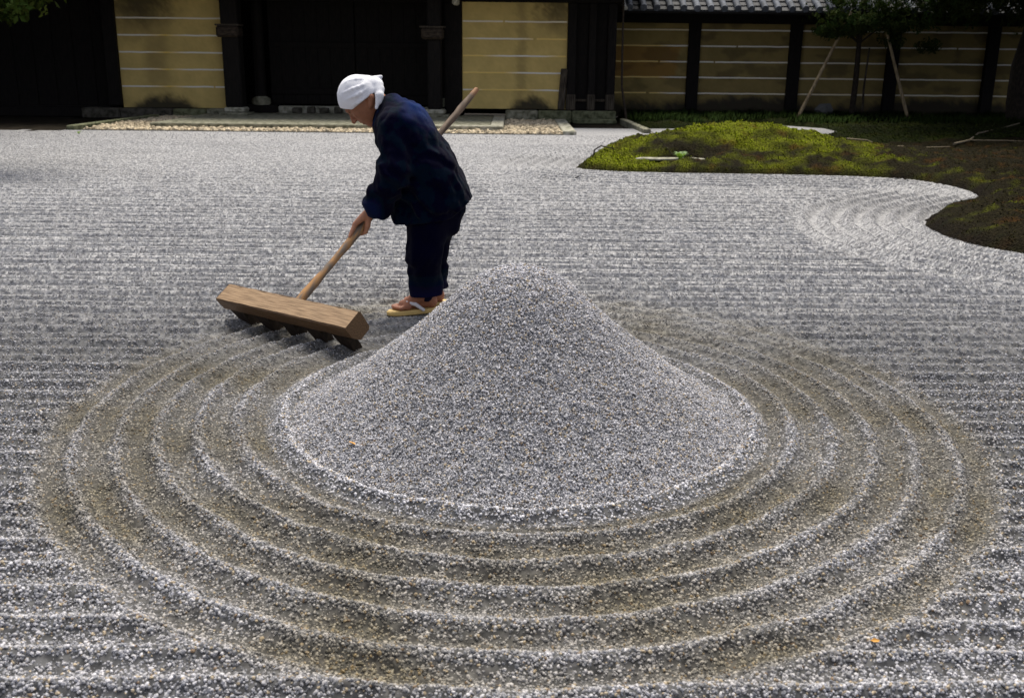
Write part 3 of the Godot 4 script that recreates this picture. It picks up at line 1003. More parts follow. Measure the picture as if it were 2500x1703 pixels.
func build_garden_wall() -> void:
	var w := thing("garden_wall", "long ochre plaster wall with white lines and grey tiled roof behind the moss garden", "wall", Vector3.ZERO)
	var ys := [2.16, 1.772, 1.385, 1.0, 0.608]
	var posts := [2.1, 4.55, 7.12, 9.62, 12.13, 14.6, 17.1, 19.6, 22.1, 24.6, 27.1]
	var stain := func(x: float, y: float):
		var n := 0.14 * patchy.get_noise_2d(x * 1.5, y * 1.5) + 0.05 * wob.get_noise_2d(x * 12.0, y * 12.0)
		var foot := smoothstep(0.62, 0.30, y + n - 0.1 * sin(x * 1.3))
		var old := 0.3 * smoothstep(0.0, 0.25, patchy.get_noise_2d(x * 0.6 + 7.0, y * 1.2)) + (0.22 if x > 4.6 else 0.0)
		return maxf(foot * 0.95, old)
	var patch := func(x: float, y: float):
		var e := 0.05 * wob.get_noise_2d(x * 5.0, y * 5.0)
		return 0.85 * smoothstep(4.24, 4.14, x + e + 0.12 * (1.7 - y)) * smoothstep(0.95, 1.02, y + e) * smoothstep(1.80, 1.76, y)
	for i in posts.size() - 1:
		plaster("plaster", posts[i] + 0.13, posts[i + 1] - 0.13, 0.0, 2.5, -26.5, 0.35, stain, patch, w, 0.52)
		white_lines(posts[i] + 0.13, posts[i + 1] - 0.13, ys, -26.498, w, func(x, y): return clampf(smoothstep(4.1, 3.5, x) * 1.0 if y < 1.9 else 0.4, 0.0, 0.85) if x < 4.5 else clampf(0.35 - 0.2 * y + 0.1 * sin(x), 0.0, 0.6))
	for x in posts: block("post", Vector3(x - 0.15, 0.0, -26.7), Vector3(x + 0.15, 2.55, -26.36), M.timber, w, 0.015)
	block("wall_plate", Vector3(2.0, 2.32, -26.66), Vector3(27.2, 2.56, -26.28), M.timber, w, 0.02)
	# roof: two slopes of tiles on a deck
	var roof := put("roof_deck", ArrayMesh.new(), M.timber, w)
	var st := start()
	var pitch := 0.50
	var e := Vector3(2.62, 2.545, -25.22)
	var up := Vector3(0, sin(pitch), -cos(pitch))
	var run := 1.80
	for s in [0, 1]:
		var e2 := e if s == 0 else Vector3(e.x, e.y, e.z - 2.0 * run * cos(pitch))
		var top := e + up * run
		facet(st, [e2, e2 + Vector3(25, 0, 0), top + Vector3(25, 0, 0), top], Vector3(9, 0, -26.9))
		facet(st, [e2 - Vector3(0, 0.05, 0), e2 + Vector3(25, -0.05, 0), top + Vector3(25, -0.05, 0), top - Vector3(0, 0.05, 0)], Vector3(9, 9, -26.9))
		facet(st, [e2, e2 + Vector3(25, 0, 0), e2 + Vector3(25, -0.05, 0), e2 - Vector3(0, 0.05, 0)], Vector3(9, 2.5, -26.9))
	roof.mesh = st.commit()
	var basis_ := Basis(Vector3.RIGHT, up.cross(Vector3.RIGHT).normalized() * 1.0, -up)
	if basis_.y.y < 0.0: basis_ = Basis(Vector3.RIGHT, -basis_.y, -up)
	var cols := 76
	var gap := 0.325
	var meshes := [cover_tile(0.30, 0.082, true), cover_tile(0.30, 0.082, false), pan_tile(0.27, 0.30, true), pan_tile(0.27, 0.30, false)]
	var shades := []
	for k in 4:
		var m: StandardMaterial3D = M.tile.duplicate()
		m.albedo_color = lin(0.11 + 0.03 * k, 0.125 + 0.033 * k, 0.17 + 0.042 * k)
		shades.append(m)
	var dark: StandardMaterial3D = M.tile.duplicate()
	dark.albedo_color = lin(0.05, 0.053, 0.065)
	shades.append(dark)
	var rest := start()
	for i in cols:
		for j in 8:
			var o := e + Vector3(0.12 + i * gap, 0, 0) + up * (j * 0.245) + basis_.y * 0.045
			var jig := Vector3(rng.randf_range(-0.006, 0.006), rng.randf_range(-0.004, 0.006), 0)
			var tc := Transform3D(basis_.rotated(Vector3.UP, rng.randf_range(-0.015, 0.015)), o + basis_.y * (0.012 + (0.02 if j == 0 else 0.0)) + jig)
			var tp := Transform3D(basis_, o + Vector3(gap * 0.5, 0, 0) - basis_.y * 0.012 + jig + basis_.y * 0.02)
			if j < 3 and i < 34:
				put("cover_tile", meshes[0 if j == 0 else 1], shades[rng.randi() % 4], roof, tc)
				put("pan_tile", meshes[2 if j == 0 else 3], shades[4], roof, tp)
			else:
				rest.append_from(meshes[1], 0, tc)
				rest.append_from(meshes[3], 0, tp)
	var back := Basis(Vector3.UP, PI)
	var others := put("upper_tiles", rest.commit(), M.tile, roof)
	others.set_meta("kind", "stuff")
	var ridge := e + up * run
	put("ridge", tube([ridge + Vector3(-0.05, 0.09, 0), ridge + Vector3(24.9, 0.09, 0)], [0.13, 0.13], 10), M.tile, roof)
	# pale mortar end of the verge
	put("verge_end", tube([e + Vector3(0.02, 0.05, 0.06), e + Vector3(-0.02, 0.10, -0.1) + up * 0.2, e + up * 0.9 + Vector3(-0.02, 0.1, 0)], [0.05, 0.065, 0.07], 8, 0.1), M.mortar, roof)

func build_yard() -> void:
	# pebble drain round the platform
	begin_copies(9000)
	var spots := [[-8.3, -7.27, -24.1, -19.45, 90.0], [-7.27, 0.98, -20.19, -19.45, 100.0], [-0.2, 0.98, -24.1, -20.19, 120.0]]
	for s in spots:
		var n := int((s[1] - s[0]) * (s[3] - s[2]) * 300.0)
		for i in n:
			var x := rng.randf_range(s[0], s[1])
			var z := rng.randf_range(s[2], s[3])
			if x < -8.35 + (z + 24.0) * 0.02: continue
			var k := rng.randf_range(0.4, 1.2)
			leaf(Vector3(x, -0.02 + rng.randf() * 0.035, z), rng.randf_range(0.055, 0.11), Color(0.62 * k, 0.52 * k, 0.36 * k))
			if buf_n >= 8990: break
	var peb := end_copies("pebbles", stone_mesh(77), M.pebble)
	tag(peb, "cream pebbles filling the drain round the gate's stone platform", "pebbles")
	var k := put("kerb_plank", cbox(Vector3(0.15, 0.14, 4.4), 0.015), M.stone_green, null, Transform3D(Basis(Vector3.UP, -0.03), Vector3(-8.42, 0.01, -21.6)))
	tag(k, "narrow mossy green kerb left of the pebbles, running to the gravel", "kerb")
	k = put("kerb_plank", cbox(Vector3(0.26, 0.16, 4.3), 0.015), M.stone_pale, null, Transform3D(Basis(Vector3.UP, 0.0), Vector3(1.06, -0.01, -21.55)))
	tag(k, "pale stone kerb right of the pebbles, ending at the gravel", "kerb")
	k = put("kerb_plank", cbox(Vector3(0.14, 0.16, 3.9), 0.015), M.stone, null, Transform3D(Basis(Vector3.UP, 0.02), Vector3(2.60, 0.0, -22.1)))
	tag(k, "thin grey kerb between bare soil and the grass right of the gate", "kerb")
	# gravel edge stones of the drain
	k = put("drain_edge", cbox(Vector3(9.2, 0.09, 0.05), 0.01), M.stone_dark, null, at(-3.65, -0.035, -19.41))
	tag(k, "thin dark stone edge between cream pebbles and raked gravel", "edging")
	var st := start()
	add_tube(st, [Vector3(2.46, 2.7, -23.93), Vector3(2.47, 1.6, -23.93), Vector3(2.49, 0.8, -23.92), Vector3(2.57, 0.35, -23.88), Vector3(2.63, -0.03, -23.8)], [0.022, 0.024, 0.026, 0.03, 0.034], 7, 0.4)
	k = put("thin_pole", st.commit(), M.bracket)
	tag(k, "thin reddish brown pole at the gate's right corner, bent at its foot", "pole")
	k = put("sunken_stone", tube([Vector3(1.57, 0.05, -13.02), Vector3(1.66, 0.062, -12.98), Vector3(2.1, 0.062, -13.0), Vector3(2.42, 0.055, -13.02), Vector3(2.5, 0.045, -13.05)], [0.02, 0.05, 0.045, 0.05, 0.02], 8, 0.2), M.stone_pale)
	k.mesh = tube([Vector3(1.57, 0, -13.0), Vector3(1.64, 0, -12.98), Vector3(2.1, 0, -13.0), Vector3(2.3, 0, -13.02), Vector3(2.46, 0, -13.04)], [0.03, 0.09, 0.075, 0.08, 0.03], 10, 0.2)
	k.scale = Vector3(1, 0.28, 1)
	k.position.y = moss_h(2.05, -13.0) + 0.02
	tag(k, "long pale flat stone lying in a hollow of the moss bank", "stone")
	k = put("small_stone", stone_mesh(5), M.slate, null, Transform3D(Basis.from_scale(Vector3(0.5, 0.36, 0.3)), Vector3(7.75, 0.26, -25.6)))
	tag(k, "dark stone in the grass against the garden wall", "stone")
	# fallen twigs and leaves
	var twigs := [["forked pale twig lying across the dark moss on the right", [[7.19, -16.57], [7.9, -17.6], [8.67, -19.0], [9.9, -20.8], [11.2, -22.6]], 0.02], ["thin pale twig lying on the moss beside the forked twig", [[5.67, -15.0], [6.4, -15.6], [7.05, -16.4]], 0.014], ["short pale twig on the moss nearest the bright mound", [[4.72, -14.4], [5.06, -14.57], [5.35, -14.62]], 0.013]]
	for t in twigs:
		var pts := []
		var rad := []
		for i in t[1].size():
			pts.append(Vector3(t[1][i][0], moss_h(t[1][i][0], t[1][i][1]) + 0.03, t[1][i][1]))
			rad.append(t[2] * lerpf(1.0, 0.4, float(i) / t[1].size()))
		st = start()
		add_tube(st, pts, rad, 6, 0.3)
		if t[1].size() > 3: add_tube(st, [pts[1], pts[1] + Vector3(0.5, 0.02, 0.3), pts[1] + Vector3(1.2, 0.0, 0.4)], [0.013, 0.01, 0.006], 6, 0.3)
		k = put("twig", st.commit(), M.twig)
		tag(k, t[0], "twig")
	st = start()
	add_tube(st, [Vector3(1.02, 0.08, -13.25), Vector3(1.06, 0.22, -13.3), Vector3(1.14, 0.27, -13.32), Vector3(1.30, 0.24, -13.35), Vector3(1.42, 0.16, -13.38)], [0.010, 0.010, 0.009, 0.007, 0.005], 6, 0.3)
	k = put("twig", st.commit(), M.bark)
	tag(k, "dark arched twig springing over the tip of the moss bank", "twig")
	st = start()
	add_tube(st, [Vector3(2.06, 0.18, -13.1), Vector3(1.85, 0.42, -13.2), Vector3(1.74, 0.5, -13.3)], [0.006, 0.005, 0.003], 5, 0.2)
	k = put("twig", st.commit(), M.bark)
	tag(k, "hair-thin dark stalk leaning from the pale flat stone", "twig")
	var lf := start()
	for s in [-1, 1]:
		facet(lf, [Vector3(-0.5, 0, 0), Vector3(-0.1, 0.12, 0.28 * s), Vector3(0.3, 0.06, 0.2 * s), Vector3(0.5, 0.1, 0)], Vector3(0, -5, 0))
	var lm := lf.commit()
	for a in [["orange dead leaf on the left foot of the gravel mound", -0.535, -3.135, 0.03], ["small orange leaf at the left rim of the gravel mound", -0.80, -3.32, 0.02], ["orange dead leaf on the raked gravel at lower right", 0.86, -2.06, 0.022], ["brown leaf on the raked lines at far right", 3.02, -6.4, 0.04]]:
		var y := mound_h(ring_q(a[1], a[2])) if ring_q(a[1], a[2]) < 0.93 else bed_h(a[1], a[2])
		k = put("fallen_leaf", lm, M.dead_leaf, null, Transform3D(Basis.from_euler(Vector3(0.3, a[1] * 7.0, 0.1)) * Basis.from_scale(Vector3.ONE * a[3]), Vector3(a[1], y + 0.009, a[2])))
		tag(k, a[0], "leaf")

func build_plants() -> void:
	rng.seed = 21
	# moss tufts over the bank
	begin_copies(66000)
	for i in 170000:
		var z := -26.0 + 19.5 * rng.randf()
		var x := 0.8 + 15.5 * rng.randf()
		if x > -z * 0.62 + 0.6: continue
		var keep := clampf(pow(13.0 / -z, 2.0), 0.12, 1.0)
		if rng.randf() > keep: continue
		if shore_d(x, z) > -0.03: continue
		var g := moss_green(x, z)
		var c := moss_colour(x, z)
		var k := rng.randf_range(0.6, 1.5)
		var s := lerpf(0.55, 1.1, g) * rng.randf_range(0.7, 1.3) * (1.0 if z > -18.0 else 1.7)
		leaf_up(Vector3(x, moss_h(x, z) - 0.008, z), s, Color(c.r * k * 1.1, c.g * k * 1.15, c.b * k))
		if buf_n >= 65990: break
	var t := end_copies("moss", blade_mesh(9, 0.020, 0.006, 3), M.tuft)
	tag(t, "tufts of yellow green moss covering the bank")
	# long dark grass in front of the garden wall
	begin_copies(16000)
	for i in 15000:
		var x := rng.randf_range(2.7, 16.0)
		var z := rng.randf_range(-26.3, -22.5)
		if shore_d(x, z) > -0.1: continue
		if patchy.get_noise_2d(x * 0.7, z * 0.7) < -0.12: continue
		var k := rng.randf_range(0.6, 1.4)
		leaf_up(Vector3(x, moss_h(x, z) - 0.01, z), rng.randf_range(0.7, 1.2), Color(0.026 * k, 0.046 * k, 0.012 * k))
	t = end_copies("grass", blade_mesh(6, 0.13, 0.008, 4), M.tuft)
	tag(t, "dark green grass along the foot of the garden wall")
	# fern by the pale stone, weed on the left
	fern("fern", "small bright green fern beside the pale flat stone on the moss bank", Vector3(2.13, moss_h(2.13, -12.93), -12.93), 0.15, 14)
	fern("weed", "tiny yellow green weed at the gravel's edge on the far left", Vector3(-7.9, -0.01, -18.4), 0.09, 6)
	bamboo("bamboo_prop", "left of two leaning bamboo props, against the young tree, longer", Vector3(6.77, 0.08, -24.45), Vector3(8.0, 2.55, -25.0), 0.045)
	bamboo("bamboo_prop", "right of two leaning bamboo props, steeper and shorter", Vector3(9.44, 0.12, -24.5), Vector3(8.82, 2.3, -25.0), 0.042)
	var lm := leaf_mesh(0.075, 0.02, 9, 31)
	var fol := Color(0.026, 0.040, 0.012)
	tree("young_tree", "slender dark young tree held between two bamboo props", Vector3(8.33, 0.05, -25.25), [Vector3(0, 0, 0), Vector3(0.02, 0.9, 0), Vector3(-0.03, 1.8, 0.1), Vector3(0.05, 3.0, 0.1)], 0.07, [[Vector3(-0.4, 2.3, 0.3), Vector3(0.7, 0.35, 0.6)], [Vector3(0.7, 2.2, 0.4), Vector3(0.7, 0.3, 0.6)], [Vector3(0.1, 2.9, 0.1), Vector3(1.3, 0.5, 0.9)], [Vector3(-0.7, 2.1, 0.5), Vector3(0.5, 0.1, 0.3)], [Vector3(1.5, 2.7, 0.2), Vector3(0.9, 0.5, 0.8)]], 420, 1.0, fol, lm, 41)
	var st := start()
	add_tube(st, [Vector3(8.62, 0.05, -25.3), Vector3(8.58, 0.8, -25.3), Vector3(8.6, 1.75, -25.25)], [0.03, 0.026, 0.022], 7, 0.15)
	var k := put("stake", st.commit(), M.timber_grey)
	tag(k, "thin upright dark stake just right of the young tree's trunk", "stake")
	tree("old_tree", "broad dark tree trunk with deep shade at the right edge", Vector3(11.75, 0.05, -23.6), [Vector3(0.05, -0.1, 0), Vector3(0, 0.5, 0), Vector3(-0.05, 1.3, 0), Vector3(0.1, 2.4, 0), Vector3(0.2, 4.0, 0.1)], 0.40, [[Vector3(-1.6, 3.2, 0.6), Vector3(1.5, 0.7, 1.6)], [Vector3(1.2, 3.4, 0.4), Vector3(1.8, 1.0, 1.7)], [Vector3(-0.3, 4.4, -1.0), Vector3(2.4, 1.0, 1.9)], [Vector3(-1.2, 3.9, 2.8), Vector3(1.9, 0.8, 1.6)], [Vector3(1.5, 3.6, 3.2), Vector3(2.0, 0.9, 1.8)], [Vector3(0.7, 2.2, 1.2), Vector3(0.5, 0.6, 0.5)], [Vector3(-2.9, 3.9, -0.6), Vector3(1.4, 0.7, 1.4)], [Vector3(-2.0, 3.3, 2.0), Vector3(1.6, 0.5, 1.2)], [Vector3(0.8, 3.2, 2.4), Vector3(1.8, 0.5, 1.2)]], 1900, 1.15, fol, lm, 42)
	tree("shade_tree", "tall dark tree out of view at right, boughs added to shade the moss", Vector3(11.8, 0.05, -14.5), [Vector3(0, -0.1, 0), Vector3(-0.2, 1.5, 0), Vector3(-0.3, 3.2, 0), Vector3(-0.5, 5.0, 0)], 0.35, [[Vector3(-2.3, 4.6, -1.0), Vector3(1.6, 0.7, 1.9)], [Vector3(-2.0, 4.4, 2.2), Vector3(1.6, 0.6, 1.8)], [Vector3(0.6, 5.0, 0.0), Vector3(2.3, 1.0, 2.3)], [Vector3(-2.2, 4.9, 4.8), Vector3(1.7, 0.7, 1.8)], [Vector3(0.0, 4.6, -4.0), Vector3(2.2, 0.8, 2.0)], [Vector3(-2.2, 4.0, -6.3), Vector3(2.0, 0.6, 1.6)], [Vector3(0.8, 3.8, -6.0), Vector3(2.2, 0.7, 1.8)], [Vector3(-0.6, 4.4, -8.0), Vector3(2.4, 0.7, 1.5)], [Vector3(2.6, 3.6, -3.0), Vector3(2.0, 0.8, 2.4)], [Vector3(-3.9, 3.7, -7.6), Vector3(1.6, 0.5, 1.3)], [Vector3(-2.8, 4.6, -4.2), Vector3(1.8, 0.7, 1.6)], [Vector3(-0.6, 5.2, -5.0), Vector3(2.2, 0.8, 2.0)], [Vector3(3.0, 4.0, -7.0), Vector3(2.2, 0.8, 2.0)], [Vector3(-4.4, 4.4, 4.6), Vector3(1.6, 0.5, 1.5)], [Vector3(-3.8, 4.2, 1.0), Vector3(1.7, 0.6, 1.7)], [Vector3(-5.0, 4.5, 7.4), Vector3(1.5, 0.5, 1.3)], [Vector3(-5.0, 3.2, 5.6), Vector3(1.3, 0.4, 1.2)], [Vector3(-3.0, 3.4, 7.6), Vector3(1.6, 0.5, 1.5)], [Vector3(-2.4, 3.2, 4.6), Vector3(1.6, 0.5, 1.5)]], 1700, 2.0, fol, lm, 43)  # boughs placed out of view to darken the moss and wall
	tree("left_tree", "large dark evergreen on the far left, one lit bough hanging into view", Vector3(-13.4, 0.0, -16.0), [Vector3(0, -0.1, 0), Vector3(0.15, 1.5, 0), Vector3(0.1, 3.0, 0), Vector3(0.3, 5.0, 0)], 0.38, [[Vector3(7.35, 2.12, 3.9), Vector3(0.75, 0.24, 0.6)], [Vector3(6.4, 2.6, 3.4), Vector3(1.0, 0.4, 1.0)], [Vector3(2.9, 4.2, -2.0), Vector3(2.4, 0.9, 2.2)], [Vector3(0.6, 3.6, 1.0), Vector3(2.5, 1.1, 2.5)], [Vector3(1.5, 4.0, -5.0), Vector3(2.4, 0.9, 1.8)], [Vector3(-1.5, 3.2, -3.5), Vector3(2.4, 1.2, 2.0)], [Vector3(3.4, 3.6, 1.2), Vector3(1.8, 0.7, 1.6)]], 1900, 1.2, Color(0.022, 0.034, 0.007), lm, 44)

func leaf_up(p: Vector3, s: float, c: Color) -> void:
	var a := rng.randf() * TAU
	var k := buf_n * 16
	var ca := cos(a) * s
	var sa := sin(a) * s
	buf[k] = ca
	buf[k + 2] = sa
	buf[k + 3] = p.x
	buf[k + 5] = s
	buf[k + 7] = p.y
	buf[k + 8] = -sa
	buf[k + 10] = ca
	buf[k + 11] = p.z
	buf[k + 12] = c.r
	buf[k + 13] = c.g
	buf[k + 14] = c.b
	buf[k + 15] = 1.0
	buf_n += 1

func fern(called: String, label: String, foot: Vector3, long: float, fronds: int) -> void:
	var o := thing(called, label, "plant", foot)
	for i in fronds:
		var st := start()
		var a := TAU * i / fronds + rng.randf_range(-0.2, 0.2)
		var d := Vector3(cos(a), 0, sin(a))
		var side := Vector3(-sin(a), 0, cos(a))
		var l := long * rng.randf_range(0.7, 1.15)
		var prev := Vector3.ZERO
		for j in range(1, 8):
			var t := j / 7.0
			var p := d * l * 0.85 * t + Vector3.UP * l * (1.7 * t - 1.15 * t * t)
			var w := l * 0.24 * sin(PI * clampf(t * 0.9 + 0.08, 0, 1))
			for s in [-1, 1]:
				facet(st, [prev, prev.lerp(p, 0.6) + side * w * s + d * w * 0.3, p], prev - Vector3.UP)
			prev = p
		put("frond", st.commit(), M.fern, o)

func bamboo(called: String, label: String, a: Vector3, b: Vector3, r: float) -> void:
	var o := thing(called, label, "bamboo pole", a, "bamboo props of the young tree")
	var d := b - a
	var n := 9
	var st := start()
	for i in n:
		add_tube(st, [d * (i / float(n)), d * ((i + 1.0) / n)], [r * (1.0 - 0.03 * i), r * (0.97 - 0.03 * i)], 10)
		var nodes := start()
		if i > 0: add_tube(nodes, [d * (i / float(n) - 0.004), d * (i / float(n)), d * (i / float(n) + 0.004)], [r * 1.0, r * (1.22 - 0.03 * i), r * 1.0], 10)
		if i > 0: put("node_ring", nodes.commit(), M.node, o)
	put("culm", st.commit(), M.bamboo, o)

# ---------------------------------------------------------------- the gravel
func build_mound() -> void:
	rng.seed = 31
	var o := thing("gravel_mound", "cone of grey gravel heaped at the centre of the raked rings", "gravel mound", Vector3(MC.x, 0, MC.y))
	var st := start()
	var nr := 40
	var na := 96
	for j in nr + 1:
		for i in na:
			var q := 0.94 * j / nr
			var a := TAU * i / na
			st.set_normal(Vector3(0, 1, 0))
			st.set_color(Color(0.5, 0.5, 0.5))
			st.add_vertex(Vector3(cos(a) * q, mound_h(q) - 0.004, sin(a) * q * 1.10))
	for j in nr:
		for i in na:
			var i2 := (i + 1) % na
			var a := j * na + i
			var b := j * na + i2
			for k in [a, b, a + na, b, b + na, a + na]: st.add_index(k)
	st.generate_normals()
	put("cone", st.commit(), M.bed, o)
	lift = 1.13
	begin_copies(190000)
	for i in 184000:
		var a := rng.randf() * TAU
		if sin(a) < -0.2 and rng.randf() < 0.6: continue
		var q := 0.90 * sqrt(rng.randf())
		var x := cos(a) * q
		var z := sin(a) * q * 1.10
		var h := mound_h(q) + 0.006 * wob.get_noise_2d(x * 14.0, z * 14.0)
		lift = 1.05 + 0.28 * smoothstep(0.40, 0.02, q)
		var big := 0.0066 if q < 0.5 else 0.0070
		stone(x, h + rng.randf_range(-0.003, 0.003), z, big * (0.62 + 0.95 * pow(rng.randf(), 2.2)), 0.10 * maxf(0.0, patchy.get_noise_2d(x * 2.0 + 50.0, z * 2.0)))
	lift = 1.0
	end_copies("gravel", stone_mesh(101), M.stones, o)

func build_gravel() -> void:
	rng.seed = 32
	begin_copies(760000)
	var z := -1.3
	while z > -19.3:
		var dz := 0.04 if z > -6.0 else 0.1
		var hw := -z * 0.59 + 0.35
		var dens := 30000.0 if z < -2.6 else 39000.0
		if z < -4.2: dens = lerpf(14000.0, 6000.0, (-4.2 - z) / 2.8)
		if z < -7.0: dens = lerpf(6500.0, 1600.0, (-7.0 - z) / 3.0)
		if z < -10.0: dens = lerpf(1600.0, 380.0, clampf((-10.0 - z) / 3.5, 0.0, 1.0))
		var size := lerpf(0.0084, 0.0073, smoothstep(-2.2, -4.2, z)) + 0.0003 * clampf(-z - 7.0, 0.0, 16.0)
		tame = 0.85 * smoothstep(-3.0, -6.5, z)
		for i in int(dens * 2.0 * hw * dz):
			var x := rng.randf_range(-hw, hw)
			var zz := z - rng.randf() * dz
			if zz > -5.2:
				var dx := x - MC.x
				var dd := (zz - MC.y) / 1.10
				var rr := dx * dx + dd * dd
				if rr < 0.735: continue
				if zz < -4.0 and rr < 1.3 and absf(dx) < 0.5 and rng.randf() < 0.7: continue
			if zz < -13.0 and x < -8.6 and zz < -18.8: continue
			if x > 0.7 and zz < -5.0 and shore_d(x, zz) < 0.01: continue
			var q := ring_q(x, zz)
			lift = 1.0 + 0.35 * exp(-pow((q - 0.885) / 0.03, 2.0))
			var damp := damp_at(x, zz, q) if zz > -6.5 else 0.0
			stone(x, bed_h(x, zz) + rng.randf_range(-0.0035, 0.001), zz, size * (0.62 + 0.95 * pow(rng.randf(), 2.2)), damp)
			if buf_n >= 759990: break
		if buf_n >= 759990: break
		z -= dz
	lift = 1.0
	var g := end_copies("gravel", stone_mesh(102), M.stones)
	tag(g, "grey and white gravel raked in straight lines and rings")

# ---------------------------------------------------------------- the rake
const RC := Vector3(-1.081, 0.127, -4.686)     # middle of the rake's head
const RU := Vector3(0.802, 0.0, 0.597)         # along the head
const RH := Vector3(0.492, 0.567, -0.661)      # across it, towards the handle
const RN := Vector3(-0.339, 0.823, 0.455)      # out of its top face
const HD := Vector3(0.476, 0.567, -0.672)      # along the handle

func build_rake() -> void:
	rng.seed = 51
	var u := RU.normalized()
	var n := (RN - u * RN.dot(u)).normalized()
	var b := Basis(u, n, u.cross(n))
	var o := thing("gravel_rake", "heavy wooden gravel rake with thick beam head, five tines and long rough handle", "rake", RC)
	var sec := [[0.050, 0.058], [-0.052, 0.058], [-0.0585, 0.052], [-0.050, -0.018], [-0.02, -0.058], [0.045, -0.058], [0.0585, -0.048], [0.0585, 0.050]]
	var hs := start()
	for k in sec.size():
		var p: Array = sec[k]
		var q: Array = sec[(k + 1) % sec.size()]
		for j in 30:
			var xa := lerpf(-0.465, 0.465, j / 30.0)
			var xb := lerpf(-0.465, 0.465, (j + 1) / 30.0)
			var wa := 0.0035 * wob.get_noise_2d(xa * 13.0, k * 0.6)
			var wb := 0.0035 * wob.get_noise_2d(xb * 13.0, k * 0.6)
			facet(hs, [Vector3(xa, p[1] + wa, -p[0]), Vector3(xb, p[1] + wb, -p[0]), Vector3(xb, q[1] + wb, -q[0]), Vector3(xa, q[1] + wa, -q[0])], Vector3(xa, 0, 0), Color.WHITE if p[1] > 0.055 and q[1] > 0.055 else Color(0.42, 0.37, 0.32))  # top pale as lit, sides darkened with painted shade
	for x in [-0.465, 0.465]:
		var cap := []
		for p in sec: cap.append(Vector3(x, p[1], -p[0]))
		facet(hs, cap, Vector3.ZERO, Color(0.42, 0.37, 0.32))  # ends carry the same painted shade
	put("head", hs.commit(), M.rake, o, Transform3D(b, Vector3.ZERO))
	for i in 5:
		var st := start()
		var c := (i - 2) * 0.184
		var top := []
		var low := []
		for s in [[-1, -1], [1, -1], [1, 1], [-1, 1]]:
			top.append(b * Vector3(c + s[0] * 0.052, -0.012, 0.020 + s[1] * 0.030))
			low.append(b * Vector3(c - 0.006 + s[0] * 0.033, -0.172, 0.018 + s[1] * 0.026))
		var mid := []
		for k in 4: mid.append(top[k].lerp(low[k], 0.5) + (low[k] - low[(k + 2) % 4]) * -0.06)
		var cc := b * Vector3(c, -0.09, 0.02)
		for k in 4:
			facet(st, [top[k], top[(k + 1) % 4], mid[(k + 1) % 4], mid[k]], cc)
			facet(st, [mid[k], mid[(k + 1) % 4], low[(k + 1) % 4], low[k]], cc)
		facet(st, low, cc)
		put("tine", st.commit(), M.rake_dark, o)
	# the handle: a peeled branch with patches of grey bark in its colour
	var st2 := start()
	var pts := []
	var rad := []
	for i in 46:
		var s := 0.05 + 1.76 * i / 45.0
		pts.append(HD.normalized() * s + Vector3(0.004 * sin(s * 5.0), 0.004 * cos(s * 4.0), 0))
		rad.append(lerpf(0.0205, 0.0165, i / 45.0) + 0.0022 * sin(s * 13.0) + 0.002 * wob.get_noise_1d(s * 20.0) + (0.001 if s > 1.6 else 0.0))
	add_tube(st2, pts, rad, 12, 0.10)
	var mdt := MeshDataTool.new()
	var am := st2.commit()
	mdt.create_from_surface(am, 0)
	for i in mdt.get_vertex_count():
		var p := mdt.get_vertex(i)
		var s := p.length()
		var v := wob.get_noise_2d(s * 9.0, p.x * 60.0) + 0.5 * wob.get_noise_3d(p.x * 50.0, p.y * 50.0, p.z * 50.0)
		var c := Color(0.40, 0.215, 0.085).lerp(Color(0.17, 0.135, 0.105), smoothstep(-0.05, 0.25, v))
		if s > 1.05: c = Color(0.16, 0.11, 0.075).lerp(Color(0.085, 0.06, 0.045), smoothstep(-0.1, 0.3, v))
		if s > 1.75: c = Color(0.30, 0.16, 0.08)
		mdt.set_vertex_color(i, c)
	am.clear_surfaces()
	mdt.commit_to_surface(am)
	put("handle", am, M.handle, o)

